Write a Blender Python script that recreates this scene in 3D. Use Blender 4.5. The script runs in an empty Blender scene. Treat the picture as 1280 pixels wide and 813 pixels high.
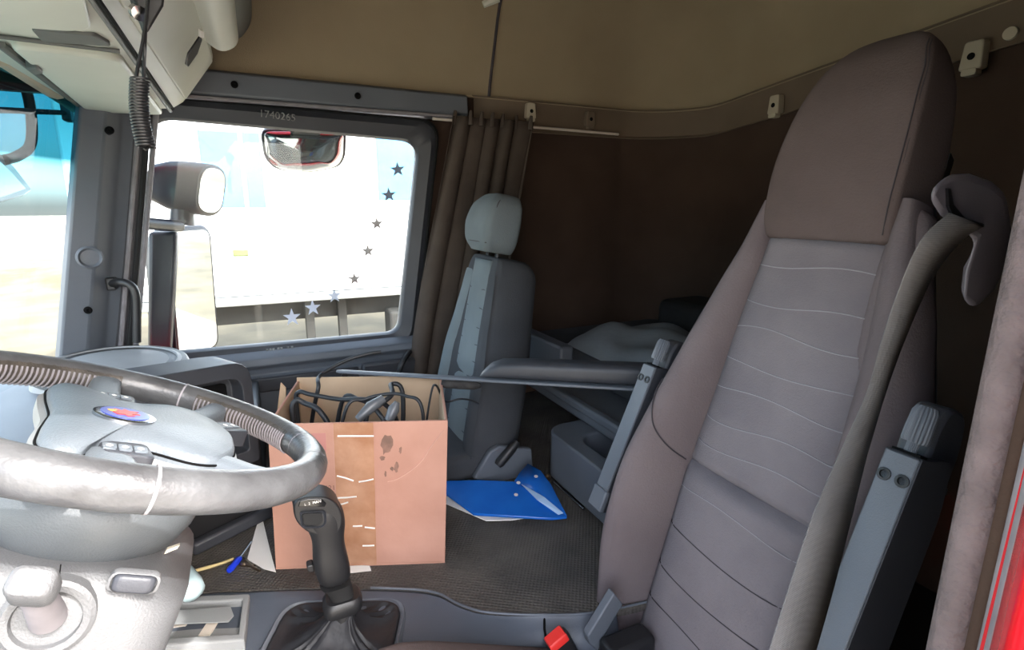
import bpy, bmesh, math, random
from mathutils import Vector, Matrix
random.seed(7)
S = bpy.context.scene
COL = S.collection
pi = math.pi

# ---------------------------------------------------------------- camera
FPX = 660.0
PSI = math.atan(320 / math.hypot(660, 148))
PIT = math.atan(148 / 660)
CAM = Vector((0, 0, .86))
cR = Vector((math.cos(PSI), -math.sin(PSI), 0))
cF = Vector((math.sin(PSI) * math.cos(PIT), math.cos(PSI) * math.cos(PIT), -math.sin(PIT)))
cU = cR.cross(cF)
cam = bpy.data.cameras.new('camera')
cam.sensor_width = 36
cam.lens = 36 * FPX / 1280
cam.clip_start = .01
cam.clip_end = 500
co = bpy.data.objects.new('camera', cam)
COL.objects.link(co)
co.matrix_world = Matrix(((cR.x, cU.x, -cF.x, CAM.x), (cR.y, cU.y, -cF.y, CAM.y), (cR.z, cU.z, -cF.z, CAM.z), (0, 0, 0, 1)))
S.camera = co

# ---------------------------------------------------------------- world, sun, exposure
SUN_EL = math.radians(45)
SUN_H = Vector((.43, -.90, 0)).normalized()
SUN_DIR = SUN_H * math.cos(SUN_EL) + Vector((0, 0, math.sin(SUN_EL)))
W = bpy.data.worlds.new('sky')
S.world = W
W.use_nodes = True
wn = W.node_tree.nodes
wl = W.node_tree.links
bg = wn['Background']
sky = wn.new('ShaderNodeTexSky')
sky.sky_type = 'NISHITA'
sky.sun_disc = False
sky.sun_elevation = SUN_EL
sky.sun_rotation = math.atan2(SUN_H.x, SUN_H.y)
sky.air_density = 1.0
sky.dust_density = 4.0
sky.ozone_density = 1.0
hs_ = wn.new('ShaderNodeHueSaturation')
hs_.inputs['Saturation'].default_value = .55
wl.new(sky.outputs[0], hs_.inputs['Color'])
wl.new(hs_.outputs[0], bg.inputs['Color'])
bg.inputs['Strength'].default_value = .86
sun = bpy.data.lights.new('sun', 'SUN')
sun.energy = 3.8
sun.angle = math.radians(.6)
sun.color = (1, .97, .93)
so = bpy.data.objects.new('sun', sun)
COL.objects.link(so)
so.rotation_euler = SUN_DIR.to_track_quat('Z', 'Y').to_euler()
so.location = SUN_DIR * 12
vs = S.view_settings
vs.view_transform = 'Standard'
vs.look = 'None'
vs.gamma = 1
vs.use_curve_mapping = False
vs.exposure = .9
try:
    S.cycles.max_bounces = 10
    S.cycles.diffuse_bounces = 6
    S.cycles.transparent_max_bounces = 12
    S.cycles.sample_clamp_indirect = 6
except Exception:
    pass


# ---------------------------------------------------------------- helpers
def V(*a):
    return Vector(a)


def at(px, py, x=None, y=None, z=None):
    """World point where the sight line of photo pixel (px, py) meets a real plane."""
    d = cF + cR * ((px - 640) / FPX) - cU * ((py - 406.5) / FPX)
    if x is not None:
        t = x / d.x
    elif y is not None:
        t = y / d.y
    else:
        t = (z - CAM.z) / d.z
    return CAM + d * t


def lin(c):
    return tuple(((v / 255) / 12.92 if v / 255 <= .04045 else ((v / 255 + .055) / 1.055) ** 2.4) for v in c) + (1,)


MATS = {}


def mat(name, col, rough=.6, metal=0., col2=None, nscale=6., bump=0., bscale=120., spec=.5, detail=4., weave=0., wscale=300., coat=0.):
    """Procedural material: two-tone noise colour, fine bump; col in sRGB 0..255."""
    if name in MATS:
        return MATS[name]
    m = bpy.data.materials.new(name)
    m.use_nodes = True
    nt = m.node_tree
    b = nt.nodes['Principled BSDF']
    b.inputs['Roughness'].default_value = rough
    b.inputs['Metallic'].default_value = metal
    b.inputs['Specular IOR Level'].default_value = spec
    if coat:
        b.inputs['Coat Weight'].default_value = coat
        b.inputs['Coat Roughness'].default_value = .15
    tc = nt.nodes.new('ShaderNodeTexCoord')
    n = nt.nodes.new('ShaderNodeTexNoise')
    n.inputs['Scale'].default_value = nscale
    n.inputs['Detail'].default_value = detail
    nt.links.new(tc.outputs['Object'], n.inputs['Vector'])
    r = nt.nodes.new('ShaderNodeValToRGB')
    c1 = lin(col)
    c2 = lin(col2) if col2 else tuple(v * .86 for v in c1[:3]) + (1,)
    r.color_ramp.elements[0].position = .35
    r.color_ramp.elements[1].position = .68
    r.color_ramp.elements[0].color = c2
    r.color_ramp.elements[1].color = c1
    nt.links.new(n.outputs['Fac'], r.inputs['Fac'])
    nt.links.new(r.outputs['Color'], b.inputs['Base Color'])
    h = None
    if bump:
        n2 = nt.nodes.new('ShaderNodeTexNoise')
        n2.inputs['Scale'].default_value = bscale
        n2.inputs['Detail'].default_value = 2
        nt.links.new(tc.outputs['Object'], n2.inputs['Vector'])
        bp = nt.nodes.new('ShaderNodeBump')
        bp.inputs['Strength'].default_value = bump
        bp.inputs['Distance'].default_value = .004
        nt.links.new(n2.outputs['Fac'], bp.inputs['Height'])
        nt.links.new(bp.outputs['Normal'], b.inputs['Normal'])
        h = bp
    if weave:
        mx = None
        for k, ax in enumerate(('X', 'Y', 'Z')):
            w = nt.nodes.new('ShaderNodeTexWave')
            w.bands_direction = ax
            w.inputs['Scale'].default_value = wscale
            w.inputs['Distortion'].default_value = .6
            nt.links.new(tc.outputs['Object'], w.inputs['Vector'])
            if mx is None:
                mx = w.outputs['Fac']
            else:
                a = nt.nodes.new('ShaderNodeMath')
                a.operation = 'ADD'
                nt.links.new(mx, a.inputs[0])
                nt.links.new(w.outputs['Fac'], a.inputs[1])
                mx = a.outputs[0]
        bp2 = nt.nodes.new('ShaderNodeBump')
        bp2.inputs['Strength'].default_value = weave
        bp2.inputs['Distance'].default_value = .002
        nt.links.new(mx, bp2.inputs['Height'])
        if h:
            nt.links.new(h.outputs['Normal'], bp2.inputs['Normal'])
        nt.links.new(bp2.outputs['Normal'], b.inputs['Normal'])
    MATS[name] = m
    return m


ORG = {}


class MB:
    """Collects vertices and faces of one mesh."""

    def __init__(s):
        s.v = []
        s.f = []

    def add(s, vs_, fs):
        o = len(s.v)
        s.v += [Vector(p) for p in vs_]
        s.f += [tuple(i + o for i in f) for f in fs]
        return s

    def box(s, a, b):
        (x0, y0, z0), (x1, y1, z1) = a, b
        return s.add([(x0, y0, z0), (x1, y0, z0), (x1, y1, z0), (x0, y1, z0), (x0, y0, z1), (x1, y0, z1), (x1, y1, z1), (x0, y1, z1)],
                     [(3, 2, 1, 0), (4, 5, 6, 7), (0, 1, 5, 4), (1, 2, 6, 5), (2, 3, 7, 6), (3, 0, 4, 7)])

    def prism(s, pts, ext):
        n = len(pts)
        e = Vector(ext)
        p = [Vector(q) for q in pts]
        return s.add(p + [q + e for q in p], [tuple(range(n - 1, -1, -1)), tuple(range(n, 2 * n))] +
                     [(i, (i + 1) % n, n + (i + 1) % n, n + i) for i in range(n)])

    def loft(s, rings, closed=True, cap=True):
        n = len(rings[0])
        o = len(s.v)
        for r in rings:
            s.v += [Vector(p) for p in r]
        m = n if closed else n - 1
        for k in range(len(rings) - 1):
            for i in range(m):
                j = (i + 1) % n
                s.f.append((o + k * n + i, o + k * n + j, o + (k + 1) * n + j, o + (k + 1) * n + i))
        if cap and closed:
            s.f.append(tuple(o + i for i in range(n - 1, -1, -1)))
            s.f.append(tuple(o + (len(rings) - 1) * n + i for i in range(n)))
        return s

    def tube(s, path, r, n=10, cap=True):
        path = [Vector(p) for p in path]
        rs = r if isinstance(r, (list, tuple)) else [r] * len(path)
        rings = []
        up = None
        for i, p in enumerate(path):
            t = (path[min(i + 1, len(path) - 1)] - path[max(i - 1, 0)]).normalized()
            if up is None:
                up = Vector((0, 0, 1)) if abs(t.z) < .9 else Vector((1, 0, 0))
            a = t.cross(up).normalized()
            b = a.cross(t).normalized()
            up = b
            rings.append([p + a * math.cos(2 * pi * k / n) * rs[i] + b * math.sin(2 * pi * k / n) * rs[i] for k in range(n)])
        return s.loft(rings, True, cap)

    def lathe(s, prof, c, axis, n=24):
        """prof: list of (r, h) along axis from c."""
        ax = Vector(axis).normalized()
        a = ax.orthogonal().normalized()
        b = ax.cross(a)
        c = Vector(c)
        rings = [[c + ax * h + (a * math.cos(2 * pi * k / n) + b * math.sin(2 * pi * k / n)) * max(r, 1e-5) for k in range(n)] for r, h in prof]
        return s.loft(rings, True, True)

    def grid(s, fn, us, vs_):
        nu, nv = len(us), len(vs_)
        o = len(s.v)
        for v in vs_:
            for u in us:
                s.v.append(Vector(fn(u, v)))
        for j in range(nv - 1):
            for i in range(nu - 1):
                s.f.append((o + j * nu + i, o + j * nu + i + 1, o + (j + 1) * nu + i + 1, o + (j + 1) * nu + i))
        return s

    def xf(s, M):
        s.v = [M @ p for p in s.v]
        return s

    def build(s, name, m, parent=None, smooth=35, bevel=0, bseg=2, sub=0, solid=0, soff=0):
        org = ORG.get(parent.name, Vector((0, 0, 0))) if parent else Vector((0, 0, 0))
        me = bpy.data.meshes.new(name)
        me.from_pydata([p - org for p in s.v], [], s.f)
        bm = bmesh.new()
        bm.from_mesh(me)
        bmesh.ops.remove_doubles(bm, verts=bm.verts, dist=1e-6)
        bmesh.ops.recalc_face_normals(bm, faces=bm.faces)
        bm.to_mesh(me)
        bm.free()
        me.materials.append(m)
        if smooth:
            me.shade_smooth()
            me.set_sharp_from_angle(angle=math.radians(smooth))
        o = bpy.data.objects.new(name, me)
        COL.objects.link(o)
        if parent:
            o.parent = parent
        ORG[o.name] = org
        if solid:
            md = o.modifiers.new('solid', 'SOLIDIFY')
            md.thickness = solid
            md.offset = soff
        if bevel:
            md = o.modifiers.new('bevel', 'BEVEL')
            md.width = bevel
            md.segments = bseg
            md.limit_method = 'ANGLE'
            md.angle_limit = math.radians(30)
        if sub:
            md = o.modifiers.new('sub', 'SUBSURF')
            md.levels = sub
            md.render_levels = sub
        return o


def thing(name, label, cat, loc, group=None):
    o = bpy.data.objects.new(name, None)
    COL.objects.link(o)
    o.location = loc
    o.empty_display_size = .05
    ORG[o.name] = Vector(loc)
    return tag(o, label, cat, group)


def tag(o, label, cat, group=None, kind=None):
    if label:
        o['label'] = label
    if cat:
        o['category'] = cat
    if group:
        o['group'] = group
    if kind:
        o['kind'] = kind
    return o


def struct(o, label=None):
    o['kind'] = 'structure'
    if label:
        o['label'] = label
    return o


def sroot(name, label, loc):
    o = bpy.data.objects.new(name, None)
    COL.objects.link(o)
    o.location = loc
    ORG[o.name] = Vector(loc)
    return struct(o, label)


def rpoly(pts, r, n=5):
    """Round the corners of a 2D polygon."""
    out = []
    N = len(pts)
    rr = r if isinstance(r, (list, tuple)) else [r] * N
    for i in range(N):
        p = Vector(pts[i]).to_2d()
        a = Vector(pts[i - 1]).to_2d() - p
        b = Vector(pts[(i + 1) % N]).to_2d() - p
        d = min(rr[i], a.length * .49, b.length * .49)
        A = p + a.normalized() * d
        B = p + b.normalized() * d
        for k in range(n + 1):
            t = k / n
            out.append(A * (1 - t) ** 2 + p * 2 * t * (1 - t) + B * t * t)
    return out


def rrect(w, h, r, n=5):
    return rpoly([(-w / 2, -h / 2), (w / 2, -h / 2), (w / 2, h / 2), (-w / 2, h / 2)], r, n)


def bez(pts, n=10):
    """Catmull-Rom through points."""
    P = [Vector(p) for p in pts]
    P = [P[0] * 2 - P[1]] + P + [P[-1] * 2 - P[-2]]
    out = []
    for i in range(1, len(P) - 2):
        for k in range(n):
            t = k / n
            a, b, c, d = P[i - 1], P[i], P[i + 1], P[i + 2]
            out.append(.5 * ((2 * b) + (c - a) * t + (2 * a - 5 * b + 4 * c - d) * t * t + (3 * b - a - 3 * c + d) * t ** 3))
    out.append(P[-2])
    return out


def ip(x, tab):
    """Smooth-ish interpolation in a table of (x, y)."""
    if x <= tab[0][0]:
        return tab[0][1]
    for (a, b), (c, d) in zip(tab, tab[1:]):
        if x <= c:
            t = (x - a) / (c - a)
            t = t * t * (3 - 2 * t) * .5 + t * .5
            return b + (d - b) * t
    return tab[-1][1]


def frame(o, ex, ey):
    """4x4 with origin o and axes ex, ey, ex x ey."""
    ex = Vector(ex).normalized()
    ez = ex.cross(Vector(ey)).normalized()
    ey = ez.cross(ex)
    return Matrix(((ex.x, ey.x, ez.x, o[0]), (ex.y, ey.y, ez.y, o[1]), (ex.z, ey.z, ez.z, o[2]), (0, 0, 0, 1)))


def text(name, s, size, M, m, parent=None, depth=.0004):
    cu = bpy.data.curves.new(name, 'FONT')
    cu.body = s
    cu.size = size
    cu.extrude = depth
    cu.align_x = 'CENTER'
    cu.align_y = 'CENTER'
    t = bpy.data.objects.new(name, cu)
    COL.objects.link(t)
    dg = bpy.context.evaluated_depsgraph_get()
    me = bpy.data.meshes.new_from_object(t.evaluated_get(dg))
    bpy.data.objects.remove(t)
    bpy.data.curves.remove(cu)
    org = ORG.get(parent.name, Vector()) if parent else Vector()
    me.transform(Matrix.Translation(-org) @ M)
    me.materials.clear()
    me.materials.append(m)
    me.name = name
    o = bpy.data.objects.new(name, me)
    COL.objects.link(o)
    if parent:
        o.parent = parent
    ORG[o.name] = org
    return o


# ---------------------------------------------------------------- materials
def glass_mat(name, tint, band=None, refl=.06, dirt=.0):
    m = bpy.data.materials.new(name)
    m.use_nodes = True
    nt = m.node_tree
    nt.nodes.clear()
    out = nt.nodes.new('ShaderNodeOutputMaterial')
    tr = nt.nodes.new('ShaderNodeBsdfTransparent')
    tr.inputs['Color'].default_value = tint
    gl = nt.nodes.new('ShaderNodeBsdfGlossy')
    gl.inputs['Roughness'].default_value = .02
    lw = nt.nodes.new('ShaderNodeLayerWeight')
    pw = nt.nodes.new('ShaderNodeMath')
    pw.operation = 'POWER'
    pw.inputs[1].default_value = 4
    nt.links.new(lw.outputs['Facing'], pw.inputs[0])
    fr = nt.nodes.new('ShaderNodeMath')
    fr.operation = 'MULTIPLY_ADD'
    fr.inputs[1].default_value = .6
    fr.inputs[2].default_value = .015
    nt.links.new(pw.outputs[0], fr.inputs[0])
    mx = nt.nodes.new('ShaderNodeMixShader')
    nt.links.new(fr.outputs[0], mx.inputs[0])
    nt.links.new(tr.outputs[0], mx.inputs[1])
    nt.links.new(gl.outputs[0], mx.inputs[2])
    tc = nt.nodes.new('ShaderNodeTexCoord')
    if band:
        sp = nt.nodes.new('ShaderNodeSeparateXYZ')
        nt.links.new(tc.outputs['Object'], sp.inputs[0])
        r = nt.nodes.new('ShaderNodeMapRange')
        r.inputs['From Min'].default_value = band[0]
        r.inputs['From Max'].default_value = band[1]
        nt.links.new(sp.outputs['Z'], r.inputs['Value'])
        cr = nt.nodes.new('ShaderNodeValToRGB')
        cr.color_ramp.elements[0].color = tint
        cr.color_ramp.elements[1].color = band[2]
        e_ = cr.color_ramp.elements.new(.50)
        e_.color = (.20, .55, .62, 1)
        e_ = cr.color_ramp.elements.new(.58)
        e_.color = (.012, .09, .125, 1)
        nt.links.new(r.outputs[0], cr.inputs[0])
        nt.links.new(cr.outputs[0], tr.inputs['Color'])
    last = mx
    if dirt:
        df = nt.nodes.new('ShaderNodeBsdfDiffuse')
        df.inputs['Color'].default_value = (.8, .78, .72, 1)
        n = nt.nodes.new('ShaderNodeTexNoise')
        n.inputs['Scale'].default_value = 9
        n.inputs['Detail'].default_value = 6
        nt.links.new(tc.outputs['Object'], n.inputs['Vector'])
        mr = nt.nodes.new('ShaderNodeMapRange')
        mr.inputs['From Min'].default_value = .35
        mr.inputs['From Max'].default_value = .8
        mr.inputs['To Max'].default_value = dirt
        nt.links.new(n.outputs['Fac'], mr.inputs['Value'])
        mx2 = nt.nodes.new('ShaderNodeMixShader')
        nt.links.new(mr.outputs[0], mx2.inputs[0])
        nt.links.new(mx.outputs[0], mx2.inputs[1])
        nt.links.new(df.outputs[0], mx2.inputs[2])
        last = mx2
    nt.links.new(last.outputs[0], out.inputs['Surface'])
    return m


def mirror_mat():
    m = mat('mirror_glass', (225, 230, 235), rough=.03, metal=1., col2=(215, 222, 228))
    return m


M_head = mat('headliner_cloth', (150, 136, 113), .95, col2=(141, 127, 105), nscale=3, bump=.25, bscale=350, spec=.1)
M_wall = mat('dark_wall_cloth', (74, 60, 52), .95, col2=(66, 53, 46), nscale=4, bump=.25, bscale=300, spec=.1)
M_band = mat('wall_band_plastic', (110, 96, 82), .8, col2=(102, 89, 76), nscale=4, bump=.15, bscale=300, spec=.2)
M_plas = mat('blue_grey_plastic', (96, 101, 109), .5, col2=(88, 93, 101), nscale=5, bump=.12, bscale=500)
M_dplas = mat('dark_plastic', (58, 60, 66), .5, col2=(50, 52, 58), nscale=5, bump=.12, bscale=500)
M_black = mat('black_plastic', (34, 34, 36), .45, col2=(26, 26, 28), nscale=8, bump=.08, bscale=400)
M_rub = mat('black_rubber', (36, 36, 37), .7, col2=(28, 28, 29), nscale=8, spec=.3)
M_lplas = mat('light_grey_plastic', (142, 144, 145), .5, col2=(132, 134, 135), nscale=6, bump=.2, bscale=450)
M_ohead = mat('overhead_grey_plastic', (200, 201, 190), .5, col2=(190, 191, 180), nscale=3, bump=.1, bscale=400)
M_ohdark = mat('overhead_dark_grey', (96, 97, 94), .6, col2=(86, 87, 85), nscale=4, bump=.1, bscale=400)
M_seat = mat('seat_fabric', (116, 106, 107), .95, col2=(106, 96, 98), nscale=5, bump=.2, bscale=260, spec=.12, weave=.25, wscale=420)
M_seatc = mat('seat_centre_fabric', (127, 120, 123), .95, col2=(115, 109, 113), nscale=7, bump=.2, bscale=260, spec=.12, weave=.25, wscale=380)
M_seath = mat('headrest_fabric', (101, 89, 87), .95, col2=(91, 80, 78), nscale=5, bump=.2, bscale=260, spec=.12, weave=.25, wscale=420)
M_seam = mat('seam_thread', (150, 146, 150), .9, col2=(138, 134, 138))
M_dseam = mat('dark_seam', (62, 56, 60), .9)
M_pseat = mat('passenger_seat_fabric', (110, 118, 122), .95, col2=(100, 108, 112), nscale=6, bump=.2, bscale=260, spec=.12)
M_pseatd = mat('passenger_seat_side_fabric', (70, 72, 76), .95, col2=(62, 64, 68), nscale=6, bump=.2, bscale=260, spec=.12)
M_belt = mat('belt_webbing', (128, 124, 122), .6, col2=(116, 112, 110), nscale=10, weave=.4, wscale=200)
M_leather = mat('black_leather', (40, 40, 43), .5, col2=(32, 32, 35), nscale=14, bump=.5, bscale=45, spec=.3)
M_wheel = mat('worn_leather', (86, 87, 89), .34, col2=(62, 62, 64), nscale=22, bump=.2, bscale=150, detail=8)
M_wheeld = mat('perforated_leather', (74, 68, 62), .45, col2=(52, 48, 44), nscale=60, bump=.4, bscale=200)
M_hub = mat('hub_plastic', (102, 109, 116), .45, col2=(94, 101, 108), nscale=9, bump=.25, bscale=420)
M_card = mat('cardboard', (182, 138, 121), .9, col2=(172, 128, 111), nscale=9, spec=.15, bump=.1, bscale=90)
M_cardin = mat('cardboard_inside', (190, 164, 138), .95, col2=(180, 154, 128), nscale=9, spec=.1)
M_tape = mat('packing_tape', (184, 140, 112), .18, col2=(162, 116, 88), nscale=18, bump=.5, bscale=26, coat=.6)
M_white = mat('white_paper', (235, 232, 228), .85, col2=(226, 222, 218))
M_blue = mat('blue_plastic', (32, 108, 200), .18, col2=(28, 98, 190), nscale=12, bump=.12, bscale=18)
M_dblue = mat('blue_handle', (30, 60, 210), .3)
M_red = mat('red_paint', (205, 20, 32), .25, col2=(196, 16, 28), coat=.5)
M_redb = mat('red_button', (225, 50, 45), .4)
M_chrome = mat('chrome', (190, 190, 192), .2, metal=1.)
M_brass = mat('key_metal', (150, 130, 110), .35, metal=1.)
M_cable = mat('cable_rubber', (38, 40, 44), .5, col2=(30, 32, 36))
M_blanket = mat('blanket_cloth', (112, 116, 120), .95, col2=(98, 102, 106), nscale=5, bump=.5, bscale=30)
M_curt = mat('curtain_cloth', (82, 73, 67), .95, col2=(71, 63, 58), nscale=8, spec=.1, bump=.2, bscale=250)
M_seal = mat('flocked_seal', (104, 92, 92), .9, col2=(88, 78, 78), nscale=40, bump=.6, bscale=200)
M_gseal = mat('grey_seal', (128, 124, 128), .6, col2=(114, 110, 114), nscale=30)
M_cream = mat('cream_plastic', (178, 168, 148), .6)
M_stain = mat('stain_grey', (136, 102, 88), .95, col2=(114, 88, 76), nscale=60)
M_mir = mirror_mat()
M_mirhs = mat('mirror_housing', (24, 27, 38), .35, col2=(20, 23, 34), nscale=6)
M_trailer = mat('trailer_white', (232, 234, 236), .5, col2=(224, 226, 230), nscale=.5)
M_tblue = mat('trailer_blue', (70, 130, 178), .5, col2=(64, 122, 168))
M_brown = mat('brown_ground', (122, 108, 84), .95, col2=(92, 82, 64), nscale=.8, bump=.5, bscale=8, detail=8)
M_dirt = mat('gravel_ground', (186, 176, 158), .95, col2=(160, 150, 132), nscale=.8, bump=.5, bscale=8, detail=8)
M_under = mat('chassis_dark', (40, 38, 35), .8, col2=(32, 30, 28))
M_star = mat('star_film', (132, 124, 120), .5)
M_starl = mat('star_film_pale', (214, 220, 236), .5)
for _m in (M_star, M_starl):
    _m.node_tree.nodes['Principled BSDF'].inputs['Alpha'].default_value = .85
M_chalk = mat('chalk', (150, 152, 150), .9, col2=(96, 96, 96), nscale=60)
M_col = mat('column_plastic', (90, 91, 93), .5, col2=(82, 83, 85), nscale=9, bump=.25, bscale=420)
M_mirf = mat('tinted_mirror', (70, 84, 94), rough=.04, metal=1.)
M_shr = mat('shroud_plastic', (84, 88, 91), .5, col2=(76, 80, 83), nscale=6, bump=.2, bscale=450)
M_mirk = mat('convex_mirror', (165, 170, 174), rough=.03, metal=1.)
M_cons = mat('console_plastic', (78, 84, 94), .45, col2=(70, 76, 86), nscale=5, bump=.12, bscale=500)
M_outl = mat('belt_outlet_plastic', (118, 112, 118), .5, col2=(108, 102, 108), nscale=5, bump=.1, bscale=400)
M_hole = mat('hole_black', (14, 14, 15), .8, spec=.1)


def mat_floor():
    m = mat('ribbed_mat', (92, 86, 80), .7, col2=(64, 61, 58), nscale=7, detail=8)
    nt = m.node_tree
    b = nt.nodes['Principled BSDF']
    tc = [n for n in nt.nodes if n.type == 'TEX_COORD'][0]
    mp = nt.nodes.new('ShaderNodeMapping')
    mp.inputs['Rotation'].default_value = (0, 0, .6)
    nt.links.new(tc.outputs['Object'], mp.inputs[0])
    ch = nt.nodes.new('ShaderNodeTexVoronoi')
    ch.inputs['Scale'].default_value = 120
    ch.inputs['Randomness'].default_value = .0
    nt.links.new(mp.outputs[0], ch.inputs['Vector'])
    bp = nt.nodes.new('ShaderNodeBump')
    bp.inputs['Strength'].default_value = .9
    bp.inputs['Distance'].default_value = .004
    nt.links.new(ch.outputs['Distance'], bp.inputs['Height'])
    nt.links.new(bp.outputs[0], b.inputs['Normal'])
    return m


M_mat = mat_floor()
G_side = glass_mat('side_glass', (.93, .97, .97, 1), dirt=.05)
G_wind = glass_mat('windshield_glass', (.86, .95, .96, 1), band=(.82, 1.12, (.006, .06, .085, 1)), dirt=.012)

# ================================================================ THE CAB SHELL
YW = 2.1      # inner face of the passenger side wall
XR = 1.87     # inner face of the rear wall

# tunnel edge of the mat, seen from above
EDGE = [(-.62, 1.36), (-.214, 1.252), (-.099, 1.209), (.051, 1.146), (.217, 1.062), (.288, 1.014), (.325, .956), (.372, .908), (.478, .85), (.593, .806), (.80, .77)]
EDGEC = [Vector((p.x, p.y, 0)) for p in bez([(x, y, 0) for x, y in EDGE], 5)]
mb = MB()
poly = [(p.x, p.y, -.02) for p in EDGEC] + [(XR, .77, -.02), (XR, 2.12, -.02), (-.62, 2.12, -.02)]
mb.prism(poly, (0, 0, .02))
fl = struct(mb.build('floor', M_mat, smooth=0), 'dark ribbed rubber floor mat over the tunnel')
mb = MB().tube([p + V(0, 0, .002) for p in EDGEC if p.x > .15], .0026, 6)
mb.build('mat_edge', M_plas, fl)
mb = MB().box((-.9, .1, -.40), (XR, 1.4, -.36))
struct(mb.build('floor', M_rub, smooth=0), 'dark floor of the driver footwell')

# gear console: plastic side of the tunnel on the driver's side
nrm = V(-.40, -.915, 0)
mb = MB()
prof = [(0, -.004), (.012, .001), (.03, -.004), (.10, -.012), (.18, -.025), (.235, -.05), (.262, -.10), (.275, -.20), (.28, -.36)]
rows = []
for d, z in prof:
    rows.append([p + nrm * d * (1 - .8 * max(0, min(1, (p.x - .25) / .22))) + V(0, 0, z) for p in EDGEC if -.33 < p.x < .66])
mb.loft(rows, False, False)
t = thing('gear_console', 'blue-grey plastic console along the tunnel edge around the gear lever', 'console', (.1, .95, -.36))
con = mb.build('console_shell', M_cons, t, 40, solid=.004, soff=-1)
for px in (353, 680):
    q = [at(px, 742 + (30 if px > 500 else 0), z=-.004), at(px, 756 + (30 if px > 500 else 0), z=-.008), at(px + (4 if px > 500 else 0), 770 + (40 if px > 500 else 0), z=-.02)]
    MB().tube([p + V(0, -.002, .0) for p in q], .0025, 6).build('panel_joint', M_hole, t)

# --- passenger side wall, door and window
def yz(pts, y):
    return [(x, y, z) for x, z in pts]


WIN = [(-.419, .368), (.476, .36), (.589, 1.103), (-.275, 1.134)]
FRM = [(-.505, .325), (.545, .315), (.675, 1.185), (-.345, 1.20)]
win_in = rpoly(WIN, [.05, .05, .07, .07], 6)
win_bk = rpoly([(-.425, .362), (.482, .354), (.596, 1.110), (-.282, 1.141)], [.05, .05, .07, .07], 6)
frm_o = rpoly(FRM, [.05, .05, .09, .09], 6)
frm_m = [a.lerp(b, .35) for a, b in zip(frm_o, win_in)]
door = sroot('door_1', 'passenger door with dark window frame and grey lower panel', (0, 2.12, -.3))
mb = MB()
mb.loft([yz(frm_o, 2.125), yz(frm_o, 2.085), yz(frm_m, 2.07), yz([a.lerp(b, .9) for a, b in zip(frm_o, win_in)], 2.085), yz(win_in, 2.10), yz(win_bk, 2.15)], True, False)
df = mb.build('window_frame', M_dplas, door, 40)
mb = MB().loft([yz([a.lerp(b, -.03) for a, b in zip(frm_o, win_in)], 2.10), yz([a.lerp(b, -.03) for a, b in zip(frm_o, win_in)], 2.072), yz([a.lerp(b, .06) for a, b in zip(frm_o, win_in)], 2.068), yz([a.lerp(b, .08) for a, b in zip(frm_o, win_in)], 2.09)], True, False)
mb.build('weather_seal', M_rub, df, 40)
g = MB().prism(yz([a.lerp(b, 0) for a, b in zip(win_bk, win_bk)], 2.142), (0, .005, 0)).build('window_1', G_side, None, 0)
struct(g, 'passenger side window glass with a curve of star stickers')
# door panel below the glass, with a ledge along the window
mb = MB()
prof = [(2.14, .345), (2.07, .345), (2.035, .325), (2.03, .30), (2.045, .285), (2.05, .262), (2.03, .25), (2.022, .20), (2.04, .12), (2.06, -.1), (2.06, -.38), (2.14, -.38)]
mb.loft([[(x, y, z) for y, z in prof] for x in (-.62, .54)], True, True)
dp = mb.build('door_panel', M_plas, door, 30, bevel=.004)
mb = MB().box((-.30, 2.012, .205), (.30, 2.03, .258))
mb.build('ledge_strip', M_dplas, dp, bevel=.006)
MB().lathe([(.0, .0), (.012, .0), (.012, .01), (0, .012)], (.245, 2.014, .232), (0, -1, 0), 12).build('screw', M_black, dp)
mb = MB().box((.31, 2.0, -.1), (.53, 2.03, .27))
mb.build('pocket_cover', M_dplas, dp, bevel=.012)
p0 = at(497, 470, y=1.99)
mb = MB().tube(bez([p0 + V(-.01, .03, -.06), p0 + V(-.0, 0, -.02), p0 + V(.008, -.01, .03), p0 + V(.03, .0, .065), p0 + V(.06, .03, .085)], 6), .011, 10)
mb.build('pull_handle', M_black, door)
# chalk digits above the glass and white marks below it
text('chalk_number', '1740265', .033, frame(at(347, 145, y=2.066), (1, 0, -.07), (0, 0, 1)), M_chalk, df, .001)
for k, dx in enumerate((0, 4, 8, 14, 18, 26, 31)):
    p = at(334 + dx, 437.5 - dx * .11, y=2.06)
    MB().box((p.x - .004, p.y - .004, p.z - .004), (p.x + .004, p.y, p.z + .004)).build('white_mark', M_chalk, df, 0)

# grey trim above the door
mb = MB()
mb.loft([[(x, 2.14, z0), (x, 2.06, z0), (x, 2.045, z0 + .015), (x, 2.05, z1 - .01), (x, 2.07, z1), (x, 2.14, z1)] for x, z0, z1 in ((-.42, 1.20, 1.292), (.78, 1.195, 1.285))], True, True)
tr = struct(mb.build('trim_1', M_plas, None, 30, bevel=.004), 'blue-grey plastic trim strip above the passenger door window')
for px, py in ((293, 106), (447, 120)):
    MB().lathe([(0, 0), (.011, 0), (.011, .006), (.006, .008), (0, .005)], at(px, py, y=2.047), (0, -1, 0), 12).build('screw_cap', M_hole, tr)
MB().box((-.42, 2.04, 1.193), (.76, 2.062, 1.204)).build('chrome_line', M_gseal, tr, bevel=.003)

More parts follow.
